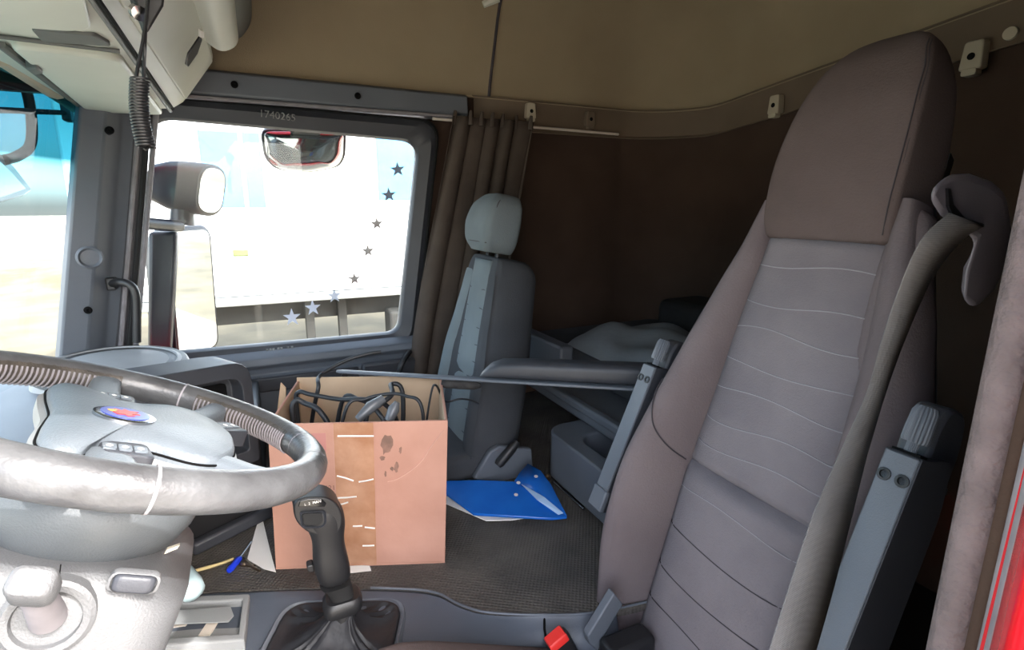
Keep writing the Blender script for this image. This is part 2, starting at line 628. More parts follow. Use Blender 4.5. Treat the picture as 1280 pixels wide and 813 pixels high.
# side wall behind the door, front stub, and the strip under the headliner
mb = MB()
mb.prism([(.52, 2.13, .32), (.65, 2.13, 1.30), (XR + .05, 2.13, 1.30), (XR + .05, 2.13, -.4), (.50, 2.13, -.4)], (0, .03, 0))
mb.prism([(-.90, 2.13, -.4), (-.50, 2.13, -.4), (-.50, 2.13, .32), (-.90, 2.13, .32)], (0, .03, 0))
mb.prism([(-.90, 2.13, 1.22), (-.36, 2.13, 1.22), (-.36, 2.13, 1.8), (-.9, 2.13, 1.8)], (0, .03, 0))
mb.prism([(-.62, 2.15, -.4), (.54, 2.15, -.4), (.54, 2.15, .34), (-.62, 2.15, .34)], (0, .02, 0))
mb.prism([(-.40, 2.13, 1.2), (.80, 2.13, 1.19), (.80, 2.13, 1.8), (-.4, 2.13, 1.8)], (0, .03, 0))
struct(mb.build('wall_right', M_wall, None, 0), 'dark brown cloth wall behind the passenger seat')
mb = MB().prism([(XR, .1, -.4), (XR, 2.16, -.4), (XR, 2.16, 1.8), (XR, .1, 1.8)], (.03, 0, 0))
wr = struct(mb.build('wall_rear', M_wall, None, 0), 'dark brown cloth rear wall behind the bunk')

# band that carries the curtain rail, rounding the rear corner
def perim(inset=0., n=10):
    """Path round the cab at wall height: side wall, rounded corner, rear wall."""
    pts = []
    r = .32
    x1, y1 = XR - inset, YW - inset
    for k in range(13):
        pts.append((-.62 + (x1 - r + .62) * k / 12, y1, 0.))
    for k in range(1, n + 1):
        a = pi / 2 * (1 - k / n)
        pts.append((x1 - r + r * math.cos(a), y1 - r + r * math.sin(a), 0.))
    for k in range(1, 13):
        pts.append((x1, (y1 - r) + (.10 - (y1 - r)) * k / 12, 0.))
    return [Vector(p) for p in pts]


def hz(p):
    """Height of the headliner's lower border round the cab."""
    return 1.285 + .115 * max(0, min(1, (1.85 - p.y) / 1.05)) * (1 if p.x > 1.5 else 0)


PB = [p for p in perim(.0) if p.x > .76]
mb = MB()
band = [(.03, 1.165), (.02, 1.165), (.012, 1.175), (.012, 1.286), (.03, 1.286)]
rows = []
for ins, z in band:
    rows.append([V(p.x, p.y, z + (hz(p) - 1.285)) for p in perim(ins)[-len(PB):]])
mb.loft(rows, False, False)
bd = struct(mb.build('trim_2', M_band, None, 40, solid=.004), 'brown band with hooks under the headliner round the sleeper')
# corner panel of the wall, dark cloth rounding the rear corner
mb = MB()
cr = [p for p in perim(.0) if p.x > 1.45 and p.y > 1.7]
mb.loft([[V(p.x, p.y, -.3) for p in cr], [V(p.x, p.y, 1.2) for p in cr]], False, False)
mb.build('corner_panel', M_wall, wr, 60)
# vertical cloth seam and button on the wall
MB().tube([at(820, 170, x=1.855) + V(0, 0, 0), at(838, 215, x=1.86), at(842, 300, x=1.86)], .003, 6).build('wall_seam', M_dseam, wr)
MB().lathe([(0, 0), (.012, 0), (.01, .006), (0, .008)], at(846, 269, x=1.865), (-1, 0, 0), 12).build('wall_button', M_band, wr)

# headliner: upper walls lean in and round over to the roof
mb = MB()
rings = []
for ins, f in ((.018, 0), (.012, .02), (.012, .12), (.02, .35), (.05, .60), (.11, .80), (.20, .93), (.32, 1.0), (.55, 1.02)):
    rings.append([V(p.x, p.y, hz(p) + (1.78 - hz(p)) * f) for p in perim(ins)])
mb.loft(rings, False, False)
last = rings[-1]
mb.add([*last, (-.62, .1, 1.787), (XR - .55, .1, 1.787)], [tuple(range(len(last))) + (len(last),)])
cl = struct(mb.build('ceiling', M_head, None, 60, solid=.01, soff=1), 'tan cloth headliner over the cab')
q = [at(628, -6, y=2.0), at(625, 5, y=2.03), at(622, 25, y=2.05), at(619, 50, y=2.068), at(616, 75, y=2.076), at(613, 100, y=2.080), at(611, 121, y=2.078)]
MB().tube(bez(q, 4), .006, 8).build('panel_joint', M_dseam, cl)
q = [at(858, 15, x=1.80), at(866, 24, x=1.80), at(867, 37, x=1.80)]
MB().tube(bez(q, 4), .006, 6).build('liner_clip', M_band, cl)
q = [at(604, 6, y=2.03), at(622, -4, y=2.01)]
MB().tube(q, [.012, .02], 8).build('roof_hatch_corner', M_ohead, cl)

# driver side: body behind the door opening, roof edge over it, front bulkhead, outer roof
mb = MB()
mb.box((.50, .13, -.5), (XR + .05, .18, 1.85))
mb.box((-.9, .10, 1.29), (.45, .16, 1.85))
mb.box((-.9, .10, -.5), (-.60, .16, 1.85))
mb.box((-.62, .10, -.5), (.45, .18, -.33))
struct(mb.build('wall_left', M_wall, None, 0), 'driver side body round the open door')
mb = MB().box((-.95, .1, -.5), (-.88, 2.16, .34))
mb.box((-.95, .1, 1.30), (-.60, 2.16, 1.85))
struct(mb.build('wall_front', M_dplas, None, 0), 'front bulkhead below and above the windscreen')
mb = MB().box((-.95, .1, 1.84), (XR + .05, 2.16, 1.88))
struct(mb.build('roof', M_red, None, 0), 'outer roof of the cab')

# driver door aperture: flocked trim, seals and the red body edge
bp_ = sroot('door_2', 'driver door aperture edge with flocked trim, grey seals and red body', (.37, .12, -.4))
mb = MB().tube(bez([(.384, .142, -.4), (.384, .142, .45), (.382, .141, .9), (.380, .138, 1.29)], 8), .0105, 10)
mb.build('flocked_trim', M_seal, bp_, 60)
mb = MB().tube(bez([(.386, .130, -.4), (.386, .130, .45), (.384, .129, .9), (.382, .126, 1.29)], 8), .006, 10)
mb.build('flocked_trim', M_wall, bp_, 60)
mb = MB().tube(bez([(.378, .121, -.4), (.378, .121, .45), (.374, .120, .9), (.372, .117, 1.29)], 8), .0045, 10)
mb.build('rubber_seal', M_gseal, bp_, 60)
mb = MB().tube(bez([(.372, .114, -.4), (.372, .114, .45), (.368, .113, .9), (.366, .110, 1.29)], 8), .0065, 10)
mb.build('rubber_seal', M_gseal, bp_, 60)
mb = MB().prism([(.364, .113, -.5), (.345, .1095, -.5), (.33, .098, -.5), (.325, .02, -.5), (.6, .02, -.5), (.6, .125, -.5), (.375, .125, -.5)], (0, 0, 2.3))
mb.build('body_panel', M_red, bp_, bevel=.004)
mb = MB().prism([(.395, .135, -.4), (.52, .135, -.4), (.52, .185, -.4), (.46, .18, -.4), (.405, .152, -.4)], (0, 0, 1.7))
mb.build('pillar_trim', M_band, bp_, bevel=.006)

# passenger-side A pillar
mb = MB()
mb.loft([[V(x0, 1.965, z), V(x0 - .02, 2.0, z), V(x0 - .02, 2.13, z), V(x1, 2.13, z), V(x1, 2.075, z), V(x1 - .03, 2.055, z), V((x0 + x1) / 2, 1.99, z)] for x0, x1, z in ((-.60, -.475, .30), (-.574, -.45, .43), (-.50, -.38, .78), (-.424, -.31, 1.14), (-.41, -.29, 1.24))], True, True)
ap = struct(mb.build('trim_3', M_plas, None, 40, bevel=.006), 'blue-grey plastic cover of the windscreen pillar')
ap_n = V(.32, -.94, 0)
def on_pillar(px, py):
    return at(px, py, y=1.982)


c = on_pillar(112, 322)
MB().lathe([(0, -.03), (.034, -.03), (.034, .008), (.029, .013), (.025, .008), (.023, .004), (0, .006)], c, ap_n, 24).build('speaker_button', M_plas, ap)
for px, py in ((110, 388), (137, 163)):
    MB().lathe([(0, -.03), (.011, -.03), (.011, .006), (.006, .008), (0, .003)], on_pillar(px, py), ap_n, 12).build('screw_cap', M_hole, ap)
for dx, m in ((0, M_gseal), (.022, M_rub), (.04, M_gseal)):
    MB().tube([(-.465 + dx, 2.062 + dx * .3, .32), (-.44 + dx, 2.062 + dx * .3, .43), (-.37 + dx, 2.062 + dx * .3, .78), (-.30 + dx, 2.062 + dx * .3, 1.13), (-.285 + dx, 2.064 + dx * .3, 1.19)], .008, 8).build('pillar_seal', m, ap)
mb = MB().box((-.62, .10, .3), (-.50, .20, 1.30))
struct(mb.build('trim_4', M_plas, None, bevel=.01), 'driver side windscreen pillar')

# windscreen
def wsx(y, z):
    return -.585 + (z - .43) * .214 - .16 * (1 - ((y - 1.1) / .92) ** 2)


mb = MB().grid(lambda u, v: (wsx(u, v), u, v), [.16 + 1.84 * k / 20 for k in range(21)], [.28 + 1.02 * k / 10 for k in range(11)])
w2 = struct(mb.build('window_2', G_wind, None, 60), 'curved windscreen with a teal sun band along its top')
mb = MB()
ys = [.16 + 1.84 * k / 20 for k in range(21)]
mb.loft([[V(wsx(y, 1.19) + .03, y, 1.17) for y in ys], [V(wsx(y, 1.19) + .10, y, 1.185) for y in ys], [V(wsx(y, 1.19) + .2, y, 1.22) for y in ys], [V(wsx(y, 1.19) + .03, y, 1.22) for y in ys]], False, False)
mb.build('header_trim', M_cream, w2, 30, solid=.006)

# ================================================================ DASHBOARD
dash = thing('dashboard', 'grey dashboard under the windscreen behind the steering wheel', 'dashboard', (-.6, 1.0, -.3))
mb = MB()
sec = [(-.86, .34), (-.60, .385), (-.44, .405), (-.39, .395), (-.36, .36), (-.36, .24), (-.42, .10), (-.55, -.1), (-.60, -.35), (-.86, -.35)]
mb.loft([[V(x, y, z) for x, z in sec] for y in (.2, 1.30, 2.05)], True, True)
mb.build('dash_body', M_plas, dash, 40, bevel=.01)
# instrument hood
mb = MB()
rings = []
for y in (.42, .46, .6, .75, .9, 1.02, 1.06):
    f = math.sin(pi * (y - .38) / .72) ** .5
    rings.append([V(-.62, y, .38), V(-.58, y, .38 + .10 * f), V(-.46, y, .38 + .125 * f), V(-.37, y, .38 + .11 * f), V(-.36, y, .38 + .09 * f), V(-.45, y, .38 + .06 * f), V(-.52, y, .38)])
mb.loft(rings, True, True)
mb.build('instrument_hood', M_plas, dash, 60, sub=1)
mb = MB().box((-.50, .5, .25), (-.47, 1.0, .44))
ins = mb.build('instrument_panel', M_black, dash, bevel=.01)
for y in (.63, .75, .87):
    MB().lathe([(0, 0), (.05, 0), (.05, .006), (.045, .006), (.044, .002), (0, .002)], (-.47, y, .36), (1, 0, .3), 24).build('gauge', M_dplas, ins)
# round loudspeaker lid on the dash corner
mb = MB()
c = at(142, 452, y=1.80)
mb.lathe([(0, -.05), (.19, -.05), (.185, .0), (.17, .022), (.155, .028), (.15, .022), (.08, .03), (0, .033)], V(c.x, c.y, .40), (.05, -.05, 1), 40)
sp = mb.build('speaker_lid', M_lplas, dash, 30)
mb = MB().lathe([(.176, .024), (.181, .020), (.186, .006), (.180, .0)], V(c.x, c.y, .40), (.05, -.05, 1), 40)
mb.build('lid_ring', M_black, sp, 40)
# display pod facing the driver
pod_o = V(-.155, 1.40, .36)
F = frame(pod_o, V(.86, .51, 0), V(0, 0, 1))      # x along the face, y up, z out of the face (towards the driver)
def P3(pts, z):
    return [F @ V(a, b, z) for a, b in pts]


po = rpoly([(-.14, -.16), (.12, -.16), (.12, .115), (-.14, .135)], [.01, .01, .05, .03], 5)
pi_ = rpoly([(-.11, -.12), (.092, -.12), (.092, .078), (-.11, .095)], [.01, .01, .035, .02], 5)
sg = 1 if (F.to_3x3() @ V(0, 0, 1)).y < 0 else -1
mb = MB().loft([P3(po, -.12 * sg), P3(po, .0), P3(pi_, .004 * sg), P3(pi_, -.05 * sg)], True, True)
pod = mb.build('display_pod', M_dplas, dash, 40, bevel=.003)
mb = MB().prism(P3(rpoly([(-.10, -.1), (.075, -.1), (.075, .06), (-.10, .075)], .01, 2), -.046 * sg), (F.to_3x3() @ V(0, 0, .004 * sg)))
mb.build('screen', M_hole, pod, 0)
# centre stack standing on the tunnel
mb = MB()
fp = [(-.05, 1.53), (-.235, 1.42), (-.42, 1.33), (-.60, 1.33), (-.60, 2.0), (-.05, 2.0)]
mb.loft([[V(x, y, z) for x, y in fp] for z in (0, .26)], True, True)
cs = mb.build('centre_stack', M_black, dash, 30, bevel=.008)
e = [V(-.05, 1.53, 0), V(-.235, 1.42, 0), V(-.42, 1.33, 0)]
n2 = V(.51, -.86, 0)
mb = MB().prism([e[0] + V(.004, 0, 0), e[1], e[1] + n2 * .03, e[0] + n2 * .03 + V(.004, 0, 0)], (0, 0, .035))
mb.build('kick_strip', M_dplas, cs, bevel=.008)
for px, py in ((238, 683), (252, 674)):
    d = cF + cR * ((px - 640) / FPX) - cU * ((py - 406.5) / FPX)
    p = CAM + d * ((e[1] + n2 * .001 - CAM).dot(n2) / d.dot(n2))
    MB().lathe([(0, -.004), (.009, -.004), (.009, .004), (.004, .006), (0, .004)], p, n2, 10).build('bolt', M_chrome, cs)
# grab handle at the windscreen pillar
t = thing('grab_handle', 'black bent grab handle beside the windscreen pillar', 'handle', at(170, 440, y=1.99))
q = [at(139, 355, y=2.04), at(150, 353, y=2.0), at(162, 356, y=1.985), at(169, 366, y=1.98), at(171, 385, y=1.98), at(171, 428, y=1.98)]
MB().tube(bez(q, 6), .012, 12).build('bar', M_black, t, 60)
MB().box(tuple(q[0] + V(-.012, -.012, -.02)), tuple(q[0] + V(.012, .03, .02))).build('mount', M_black, t, bevel=.004)

# ================================================================ OVERHEAD CONSOLE
oh = thing('overhead_console', 'grey plastic overhead console with cabinets above the windscreen', 'console', (-.3, 1.0, 1.14))
OY0, OY1 = .18, 1.985
sec = [(-.62, 1.235), (-.44, 1.150), (-.235, 1.146), (-.20, 1.150), (-.17, 1.17), (-.075, 1.30), (-.085, 1.42), (-.09, 1.76), (-.62, 1.76)]
mb = MB().loft([[V(x, y, z) for x, z in sec] for y in (OY0, OY1)], True, True)
mb.build('console_shell', M_ohead, oh, 30, bevel=.012, bseg=3)
# underside: two shallow lids, a speaker grille and seams
def under(poly, z0, z1, name, m, bev=.006, par=oh):
    return MB().prism([(x, y, z0) for x, y in poly], (0, 0, z1 - z0)).build(name, m, par, 30, bevel=bev)


def U(px, py, z=1.146):
    p = at(px, py, z=z)
    return (p.x, p.y)


lid = under(rpoly([U(8, 48), U(100, 60), U(150, 66), U(203, 138), U(108, 134)], [.03, .01, .03, .02, .02], 4), 1.132, 1.15, 'lid', M_ohead)
under(rpoly([U(-60, -30), U(100, -30), U(113, 26), U(90, 30), U(-60, 18)], .02, 3), 1.134, 1.15, 'lid', M_ohead)
gr = under(rpoly([U(38, 33), U(118, 41), U(140, 55), U(52, 49)], .01, 3), 1.141, 1.15, 'speaker_grille', M_ohdark, .002)
under([U(30, 72), U(44, 71), U(52, 78), U(40, 80)], 1.124, 1.15, 'catch', M_ohdark, .004)
for a, b, r, m in (((0, 55), (106, 137), .008, M_ohdark), ((108, -10), (213, 139), .005, M_ohdark), ((116, -10), (216, 136), .004, M_hole), ((-10, 22), (90, 31), .005, M_ohdark), ((-5, 45), (150, 64), .004, M_ohdark)):
    pa, pb = at(*a, z=1.144), at(*b, z=1.144)
    MB().tube([pa, pb], r, 8).build('seam_strip', m, oh)
pa, pb = at(0, 70, z=1.165), at(98, 136, z=1.165)
MB().tube([pa, pb], .02, 10).build('sun_visor_roll', M_cream, oh)
# cabinet door on the sloping face with a black slot handle
fa, fb = V(-.17, 0, 1.17), V(-.075, 0, 1.30)
fd = (fb - fa).normalized()
fn = V(fd.z, 0, -fd.x)
if fn.x < 0:
    fn = -fn
def FC(y, s_, w):
    p = fa + fd * s_ + fn * w
    return V(p.x, y, p.z)


mb = MB().loft([[FC(y, s_, w) for y, s_ in rpoly([(1.17, .008), (1.95, .008), (1.95, .152), (1.17, .152)], .012, 3)] for w in (-.01, .006)], True, True)
cd = mb.build('cabinet_door', M_ohead, oh, 30, bevel=.003)
mb = MB().loft([[FC(y, s_, w) for y, s_ in rpoly([(.3, .008), (1.14, .008), (1.14, .152), (.3, .152)], .012, 3)] for w in (-.01, .006)], True, True)
mb.build('cabinet_door', M_ohead, oh, 30, bevel=.003)
def onface(px, py, w=.006):
    d = cF + cR * ((px - 640) / FPX) - cU * ((py - 406.5) / FPX)
    return CAM + d * ((fa + fn * w - CAM).dot(fn) / d.dot(fn))


hs = [onface(231, 80), onface(234, 66), onface(249, 44), onface(252, 48), onface(246, 66), onface(234, 83)]
hd = MB().prism([p - fn * .004 for p in hs], fn * .007).build('handle', M_black, cd, bevel=.002)
MB().prism([p - fn * .004 for p in (onface(248, 36), onface(253, 38), onface(253, 46), onface(248, 45))], fn * .009).build('latch', M_white, cd, bevel=.001)
# upper shelf with rounded lip
mb = MB()
sec = rpoly([(-.10, 1.30), (-.045, 1.262), (.0, 1.285), (.0, 1.36), (-.09, 1.40)], [.01, .02, .03, .02, .01], 5)
mb.loft([[V(x, y, z) for x, z in sec] for y in (.2, 1.70, 1.73)], True, True)
mb.build('shelf_lip', M_ohead, oh, 50, bevel=.01, bseg=3)
mb = MB()
sec = rpoly([(-.10, 1.36), (.0, 1.36), (.045, 1.42), (.045, 1.75), (-.10, 1.75)], [.01, .03, .05, .01, .01], 5)
mb.loft([[V(x, y, z) for x, z in sec] for y in (.2, 1.985)], True, True)
mb.build('upper_cabinet', M_ohdark, oh, 50, bevel=.01)

# handset with coiled cord hanging from the overhead console
cb = thing('radio_handset', 'black radio handset with a coiled cord hanging from the overhead console', 'handset', at(180, 20, y=.86))
mb = MB()
hp = [at(160, -20, y=.88), at(188, -24, y=.88), at(207, -8, y=.88), at(205, 8, y=.88), at(192, 30, y=.88), at(184, 43, y=.88), at(181, 33, y=.88), at(172, 12, y=.88)]
mb.prism(hp, (-.01, .035, .01))
mb.build('handset_body', M_black, cb, bevel=.006)
p = at(170, 14, y=.875)
MB().lathe([(0, 0), (.009, 0), (.009, .012), (0, .014)], p, (.4, -.8, -.4), 12).build('plug', M_chrome, cb)
top, bot = at(175, 98, y=.85), at(183, 184, y=.85)
ax = (bot - top)
u1 = ax.cross(V(0, 1, 0)).normalized()
u2 = ax.cross(u1).normalized()
path = []
NT = 22
for k in range(NT * 10 + 1):
    tt = k / (NT * 10)
    a = 2 * pi * NT * tt
    path.append(top + ax * tt + V(0, 0, 0) + u1 * (.0098 * math.cos(a) - .004 * math.sin(pi * tt)) + u2 * .0098 * math.sin(a))
MB().tube(path, .0016, 6).build('coiled_cord', M_black, cb, 60)
MB().tube(bez([at(186, -20, y=.85), at(184, 10, y=.85), at(179, 50, y=.85), at(171, 92, y=.85), at(174, 101, y=.85)], 6), .0022, 6).build('cord_lead', M_black, cb, 60)
MB().tube(bez([at(182, 30, y=.86), at(181, 60, y=.86), at(180, 100, y=.86), at(186, 150, y=.862), at(187, 180, y=.86), at(181, 187, y=.855)], 6), .0022, 6).build('cord_lead', M_black, cb, 60)

# ================================================================ STEERING WHEEL
WC = V(-.1636, .7284, .6106)
WN = V(.40574, .13486, .90398)
W1 = V(.91232, 0, -.40948)
W2 = V(-.05522, .99086, -.12304)
def WL(a, b, h=0.):
    return WC + W1 * a + W2 * b + WN * h


sw = thing('steering_wheel', 'worn grey leather steering wheel with badge and button clusters', 'steering wheel', WL(0, 0, -.1))
RW = .2185
def rim_seg(a0, a1, r, n=12, steps=40, rr=RW, h=0.):
    mb = MB()
    rings = []
    for k in range(steps + 1):
        a = a0 + (a1 - a0) * k / steps
        d = W1 * math.cos(a) + W2 * math.sin(a)
        c = WC + d * rr + WN * h
        rings.append([c + d * (r * math.cos(2 * pi * j / n)) + WN * (r * 1.08 * math.sin(2 * pi * j / n)) for j in range(n)])
    mb.loft(rings, True, False)
    return mb


rim_seg(0, 2 * pi, .0195, 16, 96).build('rim', M_wheel, sw, 80)
# perforated grip sections with cross ribs on the inside of the rim
for a0, a1 in ((.35, 1.25), (1.75, 2.6), (-.95, -.35), (-2.6, -1.75)):
    gp = rim_seg(a0, a1, .0185, 14, 24, RW - .0022, -.001).build('grip_section', M_wheeld, sw, 80)
    n = int((a1 - a0) / .03)
    mb = MB()
    for k in range(n):
        a = a0 + (a1 - a0) * (k + .5) / n
        d = W1 * math.cos(a) + W2 * math.sin(a)
        pth = []
        for j in range(7):
            q = pi * .86 + pi * .56 * j / 6
            pth.append(WC + d * (RW - .0022 + .0188 * math.cos(q)) + WN * (.0203 * math.sin(q) - .001))
        mb.tube(pth, .0014, 5)
    st = mb.build('stitching', M_gseal, gp, 60)
    st['kind'] = 'stuff'
for a in (.22, -.22, 1.35, -1.35, 2.72, -2.72):
    rim_seg(a, a + .012, .0201, 14, 2).build('rim_seam', M_seam, sw, 60)
def WH(a, b, h=0.):
    """Hub coordinates: the wheel is turned a little to one side."""
    return WL(a * math.cos(.2) - b * math.sin(.2), a * math.sin(.2) + b * math.cos(.2), h)


half = [(-.070, 0), (-.076, .06), (-.078, .11), (-.066, .140), (-.045, .142), (-.035, .108), (-.01, .088), (.02, .090), (.04, .105), (.06, .116), (.085, .110), (.112, .062), (.122, 0)]
outl = half + [(a, -b) for a, b in reversed(half[1:-1])]
def ring(sc, h, ca=.02):
    return [WH(ca + (a - ca) * sc, b * sc, h) for a, b in rpoly(outl, .012, 3)]


MB().loft([ring(.86, -.05), ring(.99, -.03), ring(1.0, -.008), ring(.985, .0), ring(.95, .004), ring(.6, .009), ring(.2, .011)], True, True).build('hub_pad', M_hub, sw, 50)
MB().tube(ring(1.004, -.006) + ring(1.004, -.006)[:1], .0013, 6, False).build('pad_gap', M_hole, sw, 60)
MB().loft([ring(.6, -.054), ring(.95, -.046), ring(1.05, -.03), ring(1.06, -.014), ring(.96, -.010)], True, False).build('hub_back', M_lplas, sw, 50)
# spokes
for sb in (-1, 1):
    for (a0, b0), (a1, b1), w0, w1 in (((-.02, .11), (-.012, .208), .022, .018), ((.085, .085), (.135, .160), .018, .015)):
        p0, p1 = WH(a0, b0 * sb, -.016), WH(a1, b1 * sb, -.004)
        dd = (p1 - p0).normalized()
        sd = dd.cross(WN).normalized()
        rings = []
        for t_, w_, th in ((0, w0, .016), (.5, (w0 + w1) / 2, .013), (1, w1, .014)):
            c = p0.lerp(p1, t_)
            rings.append([c + sd * x * w_ * 2 + WN * y * th * 2 for x, y in rrect(1, 1, .35, 3)])
        MB().loft(rings).build('spoke', M_hub, sw, 60)
    # button clusters
    for (ca, cb_, ang) in ((-.008, .113, 0), (.120, .048, .6))[:2 if sb > 0 else 1]:
        cl_ = rpoly([(-.022, -.02), (.022, -.026), (.026, .02), (-.018, .018)], .008, 3)
        def CL(x, y, h):
            xx = x * math.cos(ang) - y * math.sin(ang)
            yy = x * math.sin(ang) + y * math.cos(ang)
            return WH(ca + xx, (cb_ + yy) * sb, h)
        k = MB().loft([[CL(x, y, -.02) for x, y in cl_], [CL(x, y, .0) for x, y in cl_], [CL(x * .93, y * .93, .0015) for x, y in cl_]]).build('button_cluster', M_dplas, sw, 40)
        for q in (-1, 0, 1):
            bx = rpoly([(-.006 + q * .0135, -.009), (.006 + q * .0135, -.009), (.006 + q * .0135, .009), (-.006 + q * .0135, .009)], .003, 2)
            MB().loft([[CL(x, y, .0) for x, y in bx], [CL(x, y, .003) for x, y in bx]]).build('button', M_hub, k, 40)
            MB().loft([[CL(q * .0135 + .003 * math.cos(j), .004 * math.sin(j), hh) for j in (0, pi / 2, pi, 3 * pi / 2)] for hh in (.0028, .0036)]).build('button_symbol', M_white, k, 0)
# oval badge: white ring, blue field, red and gold griffin shape
def ov(ra, rb, h, c=(-.002, -.02)):
    return [WL(c[0] + ra * math.cos(2 * pi * k / 32), c[1] + rb * math.sin(2 * pi * k / 32), h) for k in range(32)]


bg_ = MB().loft([ov(.031, .031, .008), ov(.031, .031, .0125), ov(.028, .028, .0135)]).build('badge', M_chrome, sw, 40)
MB().loft([ov(.0245, .0245, .0134), ov(.0245, .0245, .0142)]).build('badge_field', mat('badge_blue', (36, 52, 150), .3), bg_, 0)
gf = [(-.012, -.006), (-.006, -.013), (.0, -.009), (.004, -.014), (.010, -.008), (.006, -.003), (.014, .002), (.008, .007), (.011, .014), (.002, .010), (-.004, .015), (-.005, .007), (-.013, .009), (-.008, .001)]
MB().loft([[WL(-.002 + a, -.02 + b, h) for a, b in gf] for h in (.0141, .0149)]).build('badge_griffin', mat('badge_red', (205, 60, 40), .4), bg_, 0)
cw = [(-.014, -.004), (-.010, -.004), (-.009, .004), (-.014, .004), (-.018, .0)]
MB().loft([[WL(-.002 + a, -.02 + b, h) for a, b in cw] for h in (.0141, .0151)]).build('badge_crown', mat('badge_gold', (215, 165, 60), .4), bg_, 0)

# ================================================================ STEERING COLUMN
sc = thing('wheel_shroud', 'light grey plastic steering column cover with stalk knob and switch', 'steering column', WL(0, 0, -.6))
MB().lathe([(0, -.056), (.06, -.056), (.10, -.06), (.111, -.075), (.106, -.10), (.094, -.125), (.078, -.142), (0, -.142)], WC, WN, 40).build('upper_shroud', M_shr, sc, 50)
def CB(h, sa, sb, oa=0., ob=0.):
    return [WL(oa + x * sa, ob + y * sb, h) for x, y in rrect(2, 2, .55, 6)]


mb = MB().loft([CB(-.125, .080, .105, -.01, .0), CB(-.135, .098, .125, -.01, .005), CB(-.16, .120, .135, .002, .008), CB(-.25, .118, .135, .004, .008), CB(-.34, .09, .125, .006, .0), CB(-.42, .075, .11, .02, 0)])
body = mb.build('column_cover', M_col, sc, 60)
# face of the cover: socket with stalk, oval switch, moulding line
FA = -.1265
def FL(px, py, a=FA):
    d = cF + cR * ((px - 640) / FPX) - cU * ((py - 406.5) / FPX)
    return CAM + d * ((WC + W2 * a - CAM).dot(W2) / d.dot(W2))


s0 = FL(60, 772)
MB().lathe([(0, -.01), (.038, -.01), (.038, .004), (.034, .007), (.028, .006), (.026, -.004), (0, -.004)], s0, -W2, 32).build('socket_ring', M_col, sc, 40)
kt = at(43, 735, y=s0.y - .05)
axk = (kt - s0).normalized()
kl = (kt - s0).length
kb = s0
MB().lathe([(0, 0), (.015, 0), (.013, kl * .5), (.0125, kl - .006), (.0, kl - .006)], kb, axk, 20).build('stalk', M_gseal, sc, 50)
kup = axk.cross(W1).normalized()
if kup.z < 0:
    kup = -kup
mb = MB().loft([[kt + W1 * x * s_ + kup * y * s_ + axk * w for x, y in rrect(.034, .026, .010, 4)] for w, s_ in ((-.014, .8), (-.008, 1), (.014, 1), (.020, .85))])
mb.build('stalk_knob', M_col, sc, 60, bevel=.003)
s1 = FL(168, 728)
mb = MB().loft([[s1 + W1 * x * s_ + WN * y * s_ - W2 * w for x, y in rrect(.040, .019, .008, 5)] for w, s_ in ((-.006, 1.12), (.003, 1.12), (.004, 1.0), (-.001, .97))])
sb_ = mb.build('switch_bezel', M_col, sc, 60)
MB().loft([[s1 + W1 * x * s_ + WN * y * s_ - W2 * w for x, y in rrect(.040, .019, .008, 5)] for w, s_ in ((-.004, .95), (.004, .93), (.007, .84), (.008, .6))]).build('switch', M_dplas, sc, 60)
pth = [FL(76, 706, -.1266), FL(75, 714, -.1266), FL(74, 722, -.1266)]
MB().tube(pth, .0006, 6).build('cover_joint', M_hole, sc, 60)
# lever tag on the shroud
p = FL(206, 690, -.106)
MB().prism([p, p + W1 * .010 + WN * .007, p + W1 * .011 + WN * .011, p + W1 * .001 + WN * .005], -W2 * .006).build('adjuster_tab', M_cream, sc, 0)

# ================================================================ SEATS
def seat_frame(O, rec):
    vd = V(math.sin(rec), 0, math.cos(rec))
    wd = V(-math.cos(rec), 0, math.sin(rec))
    return lambda u, v, w: O + V(0, u, 0) + vd * v + wd * w


SP = seat_frame(V(.70, .63, 0), math.radians(14.6))
ds = thing('driver_seat', 'tall grey fabric driver seat with integrated headrest and folded armrests', 'seat', (.55, .63, -.36))
CPT = [(-.30, .14), (-.12, .165), (.30, .157), (.6, .135), (.84, .113)]
HWT = [(-.30, .165), (-.20, .19), (-.12, .215), (-.05, .235), (.1, .255), (.25, .262), (.4, .255), (.55, .233), (.70, .198), (.84, .152), (.93, .132)]
BHT = [(-.30, .02), (-.14, .06), (.0, .10), (.15, .125), (.3, .12), (.45, .085), (.6, .05), (.75, .022), (.93, .008)]


def bolster(sg, v0, v1, n, grow=0.):
    rows = []
    for k in range(n + 1):
        v = v0 + (v1 - v0) * k / n
        cp, hw, bh = ip(v, CPT), ip(v, HWT), ip(v, BHT)
        r = hw - cp
        pr_ = [(cp - .004, -.02), (cp, -.002), (cp + r * .12, bh * .45), (cp + r * .34, bh * .93), (cp + r * .58, bh * 1.03), (cp + r * .82, bh * .8), (cp + r * .97, bh * .35), (hw + .002, -.025), (hw - .006, -.075), (hw - .03, -.105), (hw - .08, -.115)]
        rows.append([SP(u * sg, v, w + grow) for u, w in pr_])
    return rows


